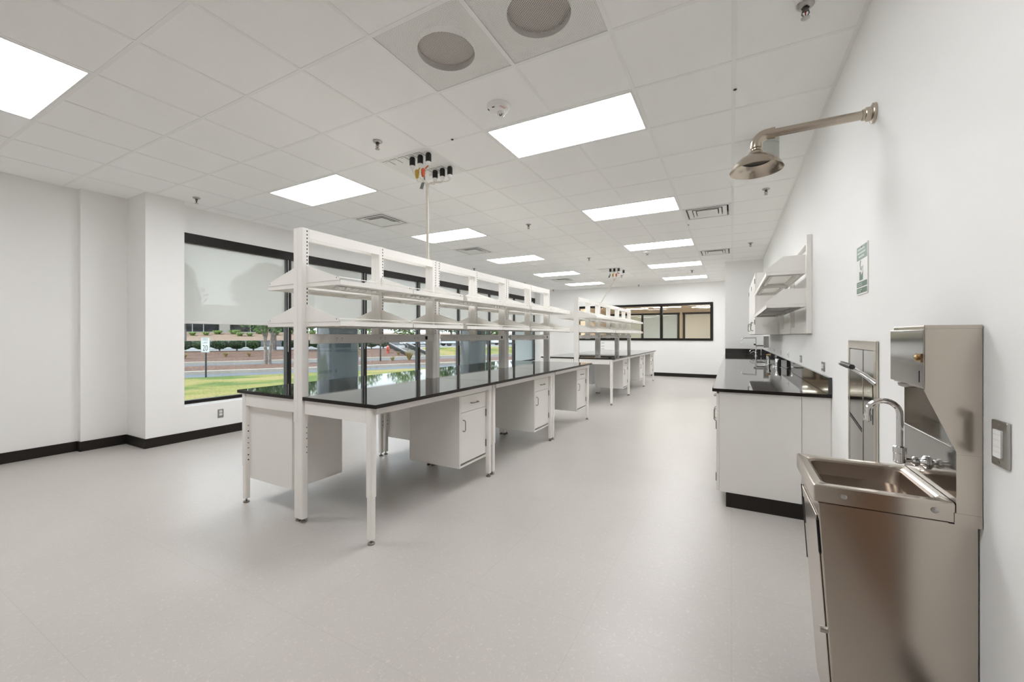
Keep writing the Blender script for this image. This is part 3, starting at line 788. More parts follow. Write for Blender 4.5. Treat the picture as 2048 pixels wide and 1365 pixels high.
# wall shelf rack
t = thing('wall_shelf_frame', 'white wall-mounted frame holding two metal shelves above the counter', 'shelf frame', (.6, 5.6, 1.36))
SF0, SF1 = 4.45, 6.68
loc_box(t, 'upright', 'white', (.585, XR-.001, SF0-.05, SF0, 1.36, 2.235), bevel=.002)
loc_box(t, 'upright', 'white', (.585, XR-.001, (SF0+SF1)/2-.025, (SF0+SF1)/2+.025, 1.36, 2.235), bevel=.002)
loc_box(t, 'upright', 'white', (.585, XR-.001, SF1-.05, SF1, 1.36, 2.235), bevel=.002)
for z in (1.36, 2.165):
    loc_box(t, 'rail', 'white', (.59, XR-.001, SF0, (SF0+SF1)/2-.026, z, z+.07), (.59, XR-.001, (SF0+SF1)/2+.026, SF1-.05, z, z+.07), bevel=.002)
for q, (z, tn) in enumerate(((1.900, 'upper'), (1.600, 'lower'))):
    for hb_ in range(2):
        ya = SF0+.002+1.09*hb_; yb = ya+1.086
        s_ = thing('wall_shelf', '%s white shelf on the wall frame over the counter, %s half' % (tn, ['nearer', 'farther'][hb_]), 'shelf', (.585, ya, z), PI, 'shelves on the wall frame')
        s_.location = (.583, yb, z); Ls_ = yb-ya
        m = MB(); m.box(0, .30, .004, Ls_-.004, .026, .029).box(.297, .30, .004, Ls_-.004, -.008, .026).box(0, .003, .004, Ls_-.004, 0, .026)
        m.box(.003, .297, .004, .007, 0, .026).box(.003, .297, Ls_-.007, Ls_-.004, 0, .026); m.build('tray', 'white', s_)
        for y in (0., Ls_-.003):
            MB().prism([(0, .029), (.30, .029), (.30, .055), (.165, .168), (0, .168)], 'y', y, y+.003).build('end_panel', 'white', s_)
        m = MB(); m.box(.03, .27, Ls_*.05, Ls_*.05+.02, -.004, .024).box(.03, .27, Ls_*.92, Ls_*.92+.02, -.004, .024)
        m.box(.235, .262, Ls_*.05, Ls_*.94, .006, .024).box(.035, .062, Ls_*.05, Ls_*.94, .006, .024); m.build('support_channel', 'ventlow', s_)
# wall cabinet
t = thing('wall_cabinet', 'white wall cabinet with doors past the wall shelves over the counter', 'cabinet', (.46, 7.6, 1.36))
CA, CB = 6.74, 8.9
loc_box(t, 'body', 'cab', (.315, XR-.001, CA, CB, 1.36, 2.235), bevel=.002)
wd = (CB-CA)/4
for k in range(4):
    d = loc_box(t, 'door', 'cab', (.294, .314, CA+k*wd+.003, CA+(k+1)*wd-.003, 1.365, 2.23), bevel=.002)
    hy = CA+k*wd+(wd-.05 if k % 2 == 0 else .05)
    q = MB().tube([tuple(Vector(p_)-t.location) for p_ in ((.294, hy, 1.42), (.268, hy, 1.42), (.262, hy, 1.43), (.262, hy, 1.53), (.268, hy, 1.54), (.294, hy, 1.54))], .005, 8); q.build('handle', 'pull', d)
    hx = CA+k*wd+.006 if k % 2 == 0 else CA+(k+1)*wd-.006
    for z in (1.5, 2.08):
        q = MB().box(.288, .296, hx-.006, hx+.006, z, z+.07); q.v = [tuple(Vector(v)-t.location) for v in q.v]; q.build('hinge', 'hinge', d)

# faucet, eyewash, soap dispenser on the counter
t = thing('lab_faucet', 'tall chrome gooseneck lab faucet with side handles at the far end of the counter', 'faucet', (.436, 9.57, .925))
m = MB(); m.lathe([(.028, 0), (.028, .008), (.017, .014), (.015, .05), (.019, .055), (.019, .075), (.014, .08), (.014, .17), (.018, .175), (.018, .20), (.012, .205), (.011, .36), (.014, .365), (.014, .385)], seg=16); m.build('column', 'chrome', t)
MB().tube([(0, 0, .372), (-.2, 0, .372), (-.235, 0, .362), (-.25, 0, .335), (-.252, 0, .30)], .009, 10).build('spout', 'chrome', t)
MB().lathe([(.011, .30), (.014, .285), (.010, .265)], (-.252, 0, 0), seg=12).build('aerator', 'outlet', t)
m = MB(); m.tube([(0, 0, .065), (-.04, 0, .10), (-.10, 0, .06)], .007, 8); m.tube([(-.005, 0, .15), (-.09, -.01, .13), (-.115, -.01, .09)], .005, 8); m.build('wrist_blade', 'chrome', t)
m = MB(); m.tube([(0, 0, .14), (.09, 0, .14), (.09, 0, .02)], .007, 8); m.tube([(.02, 0, .18), (.06, .01, .25)], .005, 8); m.build('side_handle', 'chrome', t)
MB().lathe([(.008, .22), (.024, .235), (.018, .25), (.006, .255)], (-.02, 0, 0), seg=12).build('black_knob', 'black', t)
t = thing('deck_eyewash', 'chrome deck eyewash with tan dust cap beside the backsplash', 'eyewash', (.47, 6.9, .925))
m = MB(); m.lathe([(.04, 0), (.04, .008), (.02, .014), (.018, .07), (.028, .08), (.028, .12), (.016, .13)], seg=18); m.build('valve_body', 'chrome', t)
MB().tube([(0, 0, .02), (-.07, 0, .035), (-.15, 0, .035)], .010, 10).build('spray_arm', 'chrome', t)
MB().lathe([(.014, .13), (.030, .135), (.031, .143), (.012, .152)], (.0, 0, 0), seg=18).build('dust_cap', mat('tan_cap', (.50, .33, .14), .5), t)
t = thing('gas_turret', 'upright chrome cylinder with black side against the backsplash', 'turret', (.525, 6.35, .925))
MB().lathe([(.03, 0), (.03, .012), (.022, .016), (.022, .105), (.018, .112)], seg=18).build('cylinder', 'chrome', t)
MB().box(.023, .045, -.016, .016, .004, .11).build('black_back', 'black', t, bevel=.004)
t = thing('soap_dispenser', 'grey wall soap dispenser with a projecting arm under the wall cabinet end', 'dispenser', (.60, 9.2, 1.11))
MB().rprism(-.06, .024, -.05, .05, .012, 'z', .0, .22).build('body', 'plate', t)
MB().rprism(-.19, -.05, -.03, .03, .01, 'z', .025, .05).build('arm', 'pull', t)

# wall outlets on the right wall and under the window
def wall_outlet(lab, loc, rz, kind, flat=False):
    t = thing('wall_outlet', lab, 'outlet', loc, rz, 'wall outlets')
    if flat: t.rotation_euler = (0, PI/2, rz)
    MB().rprism(-.036, .036, -.058, .058, .004, 'y', 0, .006).build('cover_plate', 'plate' if kind else 'outlet', t, bevel=.0015)
    m = MB()
    for z in (-.027, .013):
        m.rprism(-.017, .017, z, z+.028, .008, 'y', .006, .0085)
        for x in (-.006, .006): m.box(x-.0012, x+.0012, .0084, .0092, z+.012, z+.021, 1)
        m.cyl((0, .0084, z+.007), (0, .0092, z+.007), .0024, seg=8, mi=1)
    m.build('receptacle', ['outlet', 'slot'], t)
# local +y points out of the wall
for k, y in enumerate((3.9, 5.05, 6.1, 6.95, 8.0, 8.8)):
    wall_outlet(['steel outlet plate over the counter, nearest the end', 'steel outlet plate over the counter, second from the near end', 'white outlet over the counter, third from the near end', 'white outlet over the counter, fourth from the near end', 'white outlet over the counter, fifth from the near end', 'white outlet over the counter, farthest from the near end'][k],
                (XR, y, 1.105), PI/2, k < 2, True)
wall_outlet('grey steel duplex outlet on the low wall under the left window', (-6.11, 2.99, .285), -PI/2, True)
t = thing('wall_control', 'steel wall plate with white control insert right of the stainless sink', 'wall control', (XR, 1.545, 1.058), PI/2)
MB().rprism(-.036, .036, -.06, .06, .004, 'y', 0, .008).build('cover_plate', 'plate', t, bevel=.002)
m = MB(); m.rprism(-.018, .018, -.036, .036, .002, 'y', .008, .0125)
for z in (-.022, -.008, .01, .024): m.box(-.0175, .0175, .0124, .0128, z-.0004, z+.0004, 1)
m.build('insert', ['outlet', 'ventlow'], t)
m = MB()
for z in (-.049, .049): m.cyl((0, .008, z), (0, .0095, z), .004, seg=10)
m.build('screw', 'plate', t)

# ------------------------------------------------------------------ safety shower
t = thing('safety_shower', 'brushed nickel wall-mounted safety shower with pipe and bell-shaped head', 'safety shower', (.12, 2.625, 2.29))
m = MB(); m.lathe([(.048, .505), (.048, .493), (.034, .487), (.034, .468), (.027, .464), (.027, .455)], (0, 0, .155), 'x', 28); m.build('wall_flange', 'nickel', t)
MB().tube([(.46, 0, .155), (.075, 0, .155)], .0215, 20).build('pipe', 'nickel', t)
el = [(.085, 0, .155), (.07, 0, .155)] + [(.045-.055*math.sin(a)+.01, 0, .10+.055*math.cos(a)) for a in [k*PI/16 for k in range(0, 9)]] + [(0, 0, .09)]
m = MB(); m.tube(el, .029, 18); m.cyl((.088, 0, .155), (.07, 0, .155), .0305, seg=20); m.lathe([(.031, .098), (.031, .088), (.022, .086)], seg=20); m.build('elbow', 'nickel', t)
m = MB(); m.lathe([(.022, .09), (.022, .078), (.030, .074), (.042, .058), (.044, .05)], seg=28); m.build('neck', 'nickel', t)
m = MB(); m.lathe([(.040, .052), (.056, .047), (.080, .033), (.098, .016), (.110, .004), (.120, -.012), (.1275, -.030), (.131, -.034), (.1285, -.030), (.1175, -.010), (.107, .003), (.094, .013), (.076, .026), (.05, .036), (.001, .038)], seg=56, caps=False); m.build('bell', 'nickel', t)
MB().lathe([(.072, .016), (.072, .020), (.0, .020)], seg=40, caps=False).build('spray_plate', 'hinge', t)

# green sign
t = thing('safety_sign', 'green and white safety sign on the right wall below the shower', 'sign', (XR-.0005, 2.835, 1.566))
sy, sz = .105, .272
m = MB().rprism(-sy, sy, 0, sz, .008, 'x', -.004, 0); m.build('plate', 'signw', t)
m = MB(); m.rprism(-sy+.008, sy-.008, sz-.082, sz-.008, .005, 'x', -.0046, -.004); m.build('header_band', 'signg', t)
m = MB()
for k, (a0, a1) in enumerate(((-.06, .075), (-.075, .08), (-.05, .06))): m.box(-.0052, -.0046, a0, a1, sz-.030-.02*k, sz-.024-.02*k+.004)
m.build('header_lines', 'signl', t)
m = MB(); m.rprism(-.02, .045, .078, .125, .004, 'x', -.0046, -.004); m.build('pictogram_block', 'signg', t)
m = MB(); m.tube([(-.0045, .02, .185), (-.0045, .03, .165), (-.0045, .02, .135), (-.0045, .0, .13), (-.0045, -.012, .15)], .0025, 6); m.build('pictogram_line', 'signl', t)
m = MB(); m.prism([(-.02, .12), (.005, .105), (.012, .125), (-.008, .15), (-.03, .155)], 'x', -.0054, -.0046); m.build('pictogram_hand', 'signw', t)
for z0_, z1_ in ((.042, .070), (.008, .036)):
    m = MB().rprism(-sy+.008, sy-.008, z0_, z1_, .004, 'x', -.0046, -.004); m.build('footer_band', 'signg', t)
m = MB()
for z, a1 in ((.058, .03), (.048, .06), (.024, .03), (.015, .02)): m.box(-.0052, -.0046, -.01, .085, z, z+.004)
m.build('footer_lines', 'signl', t)
m = MB()
for z in (.016, sz-.016): m.cyl((-.0055, 0, z), (-.004, 0, z), .005, seg=10)
m.build('screw', 'black', t)

# ------------------------------------------------------------------ recessed eyewash station
EY0, EY1, EZ0, EZ1 = 2.56, 3.09, .50, 1.315
t = thing('eyewash_station', 'recessed stainless eyewash station with black pull handle behind the sink', 'eyewash station', (XR, (EY0+EY1)/2, EZ0))
loc_box(t, 'frame', 'steel', (XR-.012, XR-.001, EY0, EY1, EZ1-.045, EZ1), (XR-.012, XR-.001, EY0, EY1, EZ0, EZ0+.04), (XR-.012, XR-.001, EY0, EY0+.04, EZ0+.04, EZ1-.045), (XR-.012, XR-.001, EY1-.025, EY1, EZ0+.04, EZ1-.045), bevel=.002)
YM = 2.79
loc_box(t, 'door', 'steelp', (XR-.010, XR-.004, YM+.006, EY1-.028, EZ0+.043, EZ1-.05))
loc_box(t, 'side_panel', 'steelp', (XR-.010, XR-.004, EY0+.043, YM-.006, EZ0+.043, EZ1-.05))
loc_box(t, 'centre_seam', 'steel', (XR-.012, XR-.004, YM-.006, YM+.006, EZ0+.043, EZ1-.05))
q = MB().prism([(YM+.006, .835), (EY1-.03, .885), (EY1-.03, .891), (YM+.006, .841)], 'x', XR-.0115, XR-.0102).prism([(YM+.006, .823), (EY1-.03, .873), (EY1-.03, .876), (YM+.006, .826)], 'x', XR-.0115, XR-.0102)
q.v = [tuple(Vector(v)-t.location) for v in q.v]; q.build('lower_flap_line', 'slot', t)
q = MB().box(XR-.0112, XR-.0102, EY0+.055, EY0+.061, 1.02, 1.12).box(XR-.0112, XR-.0102, EY0+.055, EY0+.061, .9, .98); q.v = [tuple(Vector(v)-t.location) for v in q.v]; q.build('slot', 'slot', t)
def ew(pts, r, n_, m_, par):
    return MB().tube([tuple(Vector(p_)-t.location) for p_ in pts], r, 14).build(n_, m_, par)
ar = ew([(XR-.010, 2.567, 1.108), (XR-.045, 2.60, 1.145), (XR-.093, 2.66, 1.184)], [.0125, .0105, .009], 'pull_arm', 'chrome', t)
ew([(XR-.088, 2.63, 1.183), (XR-.094, 2.70, 1.187), (XR-.096, 2.79, 1.190)], [.013, .014, .0125], 'black_grip', 'black', ar)
ew([(XR-.096, 2.79, 1.190), (XR-.0965, 2.82, 1.191)], .0125, 'grip_cap', 'plate', ar)

# ------------------------------------------------------------------ stainless hand-wash sink
SY0, SY1 = 1.64, 2.04
t = thing('hand_wash_sink', 'stainless steel pedestal sink with tall back and towel box at right front', 'sink', (.43, 1.84, 0))
def L_(mb): mb.v = [tuple(Vector(v)-t.location) for v in mb.v]; return mb
def rl(x0, x1, y0, y1, r, z, n=5): return [(p[0], p[1], z) for p in rrect(x0, x1, y0, y1, r, n)]
RZ = .857
m = MB()
m.loft([rl(.237, .570, SY0, SY1, .004, RZ-.055), rl(.237, .570, SY0, SY1, .004, RZ-.004), rl(.240, .568, SY0+.003, SY1-.003, .006, RZ),
        rl(.262, .552, SY0+.026, SY1-.026, .03, RZ), rl(.268, .546, SY0+.032, SY1-.032, .032, RZ-.006)])
L_(m).build('rim', 'steel', t)
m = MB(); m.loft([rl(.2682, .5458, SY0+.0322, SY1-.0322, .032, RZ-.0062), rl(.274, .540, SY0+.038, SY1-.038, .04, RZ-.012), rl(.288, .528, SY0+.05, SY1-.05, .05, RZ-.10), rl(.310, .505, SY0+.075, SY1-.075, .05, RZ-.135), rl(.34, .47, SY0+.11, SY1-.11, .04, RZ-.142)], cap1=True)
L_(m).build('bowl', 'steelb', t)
L_(MB().lathe([(.024, RZ-.1405), (.020, RZ-.1395), (.012, RZ-.1410)], (.405, 1.84, 0), seg=20)).build('drain', 'chrome', t)
m = MB()
def ped(y0, y1, i=0.):
    return [(.250+i, .795), (XR-.003, .795), (XR-.003, .0), (.303+i, .0)]
m.prism(ped(0, 0), 'y', SY0+.016, SY1-.016)
L_(m).build('pedestal', 'steel', t, bevel=.003)
# service door on the sloping front, with slots and lock
def fx(z): return .250+(.795-z)/.795*.053
m = MB().prism([(fx(.74)-.004, .74), (fx(.74)-.001, .74), (fx(.05)-.001, .05), (fx(.05)-.004, .05)], 'y', SY0+.05, SY1-.045)
L_(m).build('service_door', 'steel', t, bevel=.001)
m = MB()
for (z0_, z1_, ya, yb) in ((.62, .73, SY0+.03, SY0+.045), (.60, .70, SY1-.07, SY1-.055), (.45, .74, SY1-.035, SY1-.028)):
    m.prism([(fx(z1_)-.0055, z1_), (fx(z1_)-.001, z1_), (fx(z0_)-.001, z0_), (fx(z0_)-.0055, z0_)], 'y', ya, yb)
L_(m).build('vent_slot', 'slot', t)
L_(MB().tube([(fx(.37), SY0+.035, .37), (fx(.37)-.02, SY0+.035, .37)], .010, 12)).build('door_lock', 'plate', t)
L_(MB().lathe([(.022, 0), (.022, .03), (.015, .05), (.010, .055)], (.272, SY0+.06, 0), seg=16)).build('foot_valve', 'chrome', t)
m = MB()
for x in (.315, .525): m.lathe([(.0085, SY0+.001), (.008, SY0-.003), (.004, SY0-.005)], (x, 0, RZ-.028), 'y', 16)
L_(m).build('rivet', 'plate', t)
# tall back: two side cheeks, back sheet, ledge
ch = [(XR-.002, 1.373), (.502, 1.373), (.502, 1.178), (.570, 1.006), (.570, .795), (XR-.002, .795)]
m = MB().prism(ch, 'y', SY0-.001, SY0+.0015)
m.box(.566, XR-.002, SY0-.0018, SY0-.001, .795, .83).box(.57, XR-.002, SY0-.0018, SY0-.001, .995, .999)
L_(m).build('side_cheek', 'steel', t)
m = MB().prism([(XR-.002, 1.373), (.57, 1.373), (.570, .80), (XR-.002, .80)], 'y', SY1-.002, SY1); L_(m).build('side_cheek', 'steel', t)
m = MB().box(.570, .574, SY0+.0015, SY1-.002, .857, 1.015).box(.566, XR-.004, SY0+.0015, SY1-.002, 1.015, 1.020).box(XR-.006, XR-.003, SY0+.0015, SY1-.002, 1.02, 1.37)
L_(m).build('back_panel', 'steelp', t)
L_(MB().rprism(.559, .5695, 1.010, 1.022, .004, 'y', SY0+.0016, SY1-.002)).build('ledge_lip', 'plate', t)
m = MB().box(.5025, .509, SY0-.0045, SY0-.0012, 1.180, 1.362).box(.5025, XR-.003, SY0-.0035, SY0-.0012, 1.362, 1.3725)
L_(m).build('cheek_fold', 'steel', t, bevel=.001)
# towel box
m = MB().box(.512, XR-.007, SY0+.002, 1.935, 1.180, 1.373)
tb_ = L_(m).build('towel_box', 'steel', t, bevel=.003)
m = MB().box(.502, .511, SY0+.006, 1.931, 1.186, 1.360); L_(m).build('box_door', 'steelp', tb_, bevel=.002)
m = MB().box(.498, .502, SY0+.012, SY0+.05, 1.262, 1.288); L_(m).build('lock_plate', 'brass', tb_)
L_(MB().lathe([(.006, .499), (.0085, .495), (.0085, .490), (.005, .487)], (0, SY0+.024, 1.275), 'x', 18)).build('lock_knob', 'brass', tb_)
L_(MB().box(.5012, .5022, SY0+.034, SY0+.037, 1.20, 1.235)).build('slot', 'slot', tb_)
L_(MB().lathe([(.03, 1.180), (.028, 1.172), (.018, 1.168)], (.53, 1.85, 0), seg=20)).build('soap_valve', 'plate', tb_)
# faucet
f_ = thing('gooseneck_faucet', 'chrome gooseneck faucet curving over the stainless sink bowl', 'faucet', (.5695, 1.84, .921))
ox, oy, oz = .5695, 1.84, .921
fb = MB(); fb.lathe([(.022, .0), (.022, -.006), (.015, -.012), (.012, -.018)], seg=20, axis='x'); fb.tube([(-.004, 0, 0), (-.070, 0, 0)], .0095, 14)
fb.lathe([(.013, -.02), (.016, -.024), (.016, -.032), (.012, -.036)], seg=18, axis='x'); fb.build('supply_arm', 'chrome', f_)
m = MB(); m.lathe([(.010, -.012), (.0165, -.008), (.0165, .022), (.018, .024), (.018, .044), (.014, .048)], (-.067, 0, 0), seg=20); m.build('swivel', 'chrome', f_)
pa = [(-.067, 0, .03), (-.067, 0, .155)] + [(-.067-.042*(1-math.cos(a)), 0, .155+.042*math.sin(a)) for a in [k*PI/14 for k in range(1, 15)]] + [(-.151, 0, .142)]
MB().tube(pa, .0095, 14).build('neck', 'chrome', f_)
MB().lathe([(.0105, .148), (.0125, .140), (.0125, .125), (.010, .122)], (-.151, 0, 0), seg=18).build('aerator', 'chrome', f_)

# ------------------------------------------------------------------ outdoors
O = Vector((-20.9, 13.6)); A = Vector((.512, .859)); B = Vector((-.859, .512))
def W(a, b, z): p = O+A*a+B*b; return (p.x, p.y, z)
def strip(name, prof, a0, a1, m_, na=1, kind='structure'):
    q = MB(); loops = []
    for k in range(na+1):
        a = a0+(a1-a0)*k/na; loops.append([W(a, b, z) for b, z in prof])
    n = len(prof); vs = [p for L in loops for p in L]; fs = []
    for k in range(na):
        for i in range(n-1): fs.append((k*n+i, k*n+i+1, (k+1)*n+i+1, (k+1)*n+i))
    q.add(vs, fs); o = q.build(name, m_, kind=kind); return o
strip('lawn', [(-22, -.25), (-14, -.32), (-6, -.52), (0, -.70)], -30, 60, 'grass', 60)
strip('road_near', [(-.05, -.70), (2.15, -.72)], -40, 90, 'asphalt')
strip('curb_median', [(2.1, -.74), (2.12, -.56), (2.5, -.55)], -40, 90, 'curb')
strip('mulch_median', [(2.45, -.56), (3.6, -.44), (4.8, -.42), (6.0, -.60)], -40, 90, 'mulch', 40)
strip('road_far', [(5.95, -.66), (10.4, -.66)], -40, 90, 'asphalt')
strip('curb_far', [(10.38, -.68), (10.4, -.50), (10.8, -.49)], -40, 90, 'curb')
strip('mulch_bank', [(10.75, -.50), (13, -.30), (16, .0), (17.5, .04), (18.2, .04)], -40, 9.6, 'mulch', 30)
strip('mulch_bank_right', [(10.75, -.50), (13, -.30), (16, .0), (17.5, .04), (18.2, .04)], 11.8, 90, 'grass', 30)
strip('parking_lot', [(18.1, .05), (27.1, .12)], -40, 90, 'conc')
strip('retaining_wall', [(27.0, .05), (27.02, .82), (27.4, .82)], -40, 90, 'stone')
strip('planted_bank', [(27.3, .80), (32, 1.2), (36.5, 1.68), (39, 1.7)], -40, 90, 'soil', 30)
# building across the road
t = thing('office_building', 'beige office building with dark ribbon windows across the road', 'building', W(-6, 40, 1.6))
def wl(p): return tuple(Vector(p)-t.location)
def obox(mb, a0, a1, b0, b1, z0, z1, mi=0, own=None):
    P = [W(a0, b0, z0), W(a1, b0, z0), W(a1, b1, z0), W(a0, b1, z0), W(a0, b0, z1), W(a1, b0, z1), W(a1, b1, z1), W(a0, b1, z1)]
    if own is not None: P = [tuple(Vector(p)-own.location) for p in P]
    return mb.add(P, [(0, 3, 2, 1), (4, 5, 6, 7), (0, 1, 5, 4), (1, 2, 6, 5), (2, 3, 7, 6), (3, 0, 4, 7)], mi)
m = MB(); obox(m, -40, 3, 37.9, 60, 1.6, 1.82, own=t); obox(m, -40, 3, 37.9, 60, 2.95, 5.2, own=t); obox(m, -40, 3, 38.3, 60, 1.82, 2.95, own=t)
obox(m, -6.3, -5.2, 37.9, 38.3, 1.82, 2.95, own=t); obox(m, -24, -22.9, 37.9, 38.3, 1.82, 2.95, own=t)
m.build('wall', 'facade', t)
m = MB(); obox(m, -22.8, -6.4, 38.1, 38.3, 1.82, 2.95, own=t); m.build('window', 'dglass', t)
m = MB(); obox(m, -5.1, 2.9, 38.1, 38.3, 1.82, 2.95, own=t); m.build('window', 'dglass', t)
m = MB()
for a in (-13, -11, -9.0, -7.9, -3.0, -1.0, 1): obox(m, a-.04, a+.04, 38.02, 38.1, 1.82, 2.95, own=t)
m.build('mullion', 'mull', t)

# hedge bushes along the parking lot
rng = random.Random(7)
HB = [-9.3, -8.1, -6.9, -5.7, -4.5, -3.3, -2.1, .6, 1.8, 3.0, 4.2, 5.4, 6.6, 7.8, 8.95]
HO = ORD+['ninth', 'tenth', 'eleventh', 'twelfth', 'thirteenth', 'fourteenth', 'last']
for k, a in enumerate(HB):
    t = thing('hedge_bush', 'dark clipped hedge bush, %s of the row before the parking lot' % HO[k], 'bush', W(a, 17.0, .03), math.atan2(A.y, A.x), 'hedge bushes')
    m = MB(); m.tube([(0, 0, 0), (.05, .03, .35)], .05, 6).tube([(0, 0, 0), (-.10, -.05, .35)], .04, 6); m.build('stem', 'bark', t)
    m = MB(); rx = .575 if k not in (6, 14) else .52
    for _ in range(1900):
        u, v, w_ = rng.uniform(-1, 1), rng.uniform(-1, 1), rng.uniform(-1, 1)
        q_ = max(abs(u), abs(v), abs(w_)); kk = rng.uniform(.82, 1)/q_ if rng.random() < .8 else 1
        u, v, w_ = u*kk, v*kk, w_*kk
        n_ = (abs(u)**4+abs(v)**4+abs(w_)**4)**.25
        if n_ > 1: u, v, w_ = u/n_, v/n_, w_/n_
        zz = .53+w_*.33; sh = 1 if w_ > -.45 else .45+.55*(1+w_)/.55
        m.leaves((u*rx*sh, v*.5*sh, zz), (.01, .01, .01), 1, .06, rng)
    m.lathe([(.04, .25), (rx*.55, .42), (rx*.62, .6), (.04, .74)], seg=10, caps=False)
    m.build('foliage', 'leafd' if k % 3 else 'leafh', t, fixn=False)
# green perennials on the bank
rng = random.Random(11)
PL = [(-9.6, 34.6, .5), (-8.4, 33.5, .35), (-7.2, 33.8, .35), (-6.2, 35.0, .55), (-4.5, 35.2, .75), (-3.9, 33.0, .45), (-1.8, 35.4, .7), (-.3, 34.0, .7), (1.3, 35.2, .7), (2.6, 33.4, .55), (-2.9, 32.8, .4), (4.0, 34.9, .6)]
for k, (a, b, r) in enumerate(PL):
    zb = 1.2+(b-32)/4.5*.48 if b > 32 else 1.2
    x, y, z = W(a, b, zb)
    m = MB()
    for _ in range(int(330*r)):
        an = rng.random()*2*PI; rr = rng.random()*r*.5; l_ = rng.uniform(.35, .8)*(.5+r*.5); dx, dy = math.cos(an), math.sin(an)
        p0 = Vector((rr*dx, rr*dy, 0)); p1 = p0+Vector((dx*l_*.45, dy*l_*.45, l_*.75)); p2 = p0+Vector((dx*l_, dy*l_, l_*.5)); s_ = Vector((-dy, dx, 0))*.03
        m.add([p0-s_, p0+s_, p1+s_, p1-s_], [(0, 1, 2, 3)]).add([p1-s_, p1+s_, p2], [(0, 1, 2)])
    m.v = [tuple(Vector(v)+Vector((x, y, z))) for v in m.v]
    o = m.build('perennial_clump', 'leafl', fixn=False)
    tag(o, 'light green strappy plant clump on the bank below the office building', 'plant', 'plants on the far bank')
# straw grasses
rng = random.Random(12)
for k, (a, b, zb, r, wh) in enumerate([(6.5, 4.0, -.44, .45, 'thin dry grass tuft on the median beside the dark post'), (7.7, 4.0, -.44, .95, 'wide dry grass clump on the median below the stairs'), (8.2, 3.6, -.44, .8, 'dry grass clump at right end of the median'), (-6.2, 12.5, -.33, .55, 'dry grass tuft on the mulch bank left of the speed sign'),
                                       (-3.8, 13.2, -.28, .5, 'dry grass tuft on the mulch bank right of the speed sign'), (-2.3, 13.0, -.28, .45, 'dry grass tuft on the mulch bank before the twin tree'), (3.2, 12.6, -.33, .6, 'dry grass tuft on the mulch bank beside the grey column'), (9.0, 11.6, -.42, .5, 'dry grass tuft at the foot of the stairs'), (5.8, 12.8, -.3, .4, 'dry grass tuft on the mulch bank left of the hydrant')]):
    x, y, z = W(a, b, zb); m = MB()
    for _ in range(int(260*r)):
        an = rng.random()*2*PI; l_ = rng.uniform(.5, 1.0)*r; dx, dy = math.cos(an)*.45, math.sin(an)*.45; rr = rng.random()*.12
        p0 = Vector((x+rr*dx, y+rr*dy, z)); p2 = p0+Vector((dx*l_, dy*l_, l_*.9)); s_ = Vector((-dy, dx, 0))*.03
        m.add([p0-s_, p0+s_, p2], [(0, 1, 2)])
    o = m.build('dry_grass_tuft', 'straw', fixn=False); tag(o, wh, 'grass tuft', 'dry grass tufts')

def tree(lab, a, b, zb, h, crowns, trunks, m_, nleaf, seed, size=.16):
    rng = random.Random(seed); x, y, z = W(a, b, zb)
    t = thing('tree', lab, 'tree', (x, y, z), 0, 'trees outside')
    m = MB()
    for tr in trunks: m.tube(tr[0], tr[1], 8)
    m.build('trunk', 'bark', t)
    m = MB()
    for (c_, r_) in crowns: m.leaves(c_, r_, nleaf, size, rng, 0, .35)
    m.build('foliage', m_, t, fixn=False)
tree('slim twin-trunk tree with pale bark on the median', -1.06, 4.6, -.44, 5,
     [((-.3, 0, 2.55), (1.3, 1.3, .65)), ((.7, .2, 2.7), (1.4, 1.3, .75)), ((0, 0, 4.1), (1.7, 1.7, 1.2))],
     [([(-.12, 0, -.05), (-.16, 0, .9), (-.22, 0, 1.5), (-.6, -.1, 2.6)], [.13, .09, .08, .04]), ([(-.2, 0, 1.3), (.0, .1, 2.4)], [.06, .04]), ([(-.2, 0, 1.35), (-.35, .1, 2.5)], [.06, .04]),
      ([(.17, .05, -.05), (.24, .05, .9), (.42, .05, 1.7), (.7, .1, 2.7)], [.11, .08, .07, .04]), ([(.36, .05, 1.5), (.3, .1, 2.6)], [.05, .04])], 'leaf', 420, 21, .11)
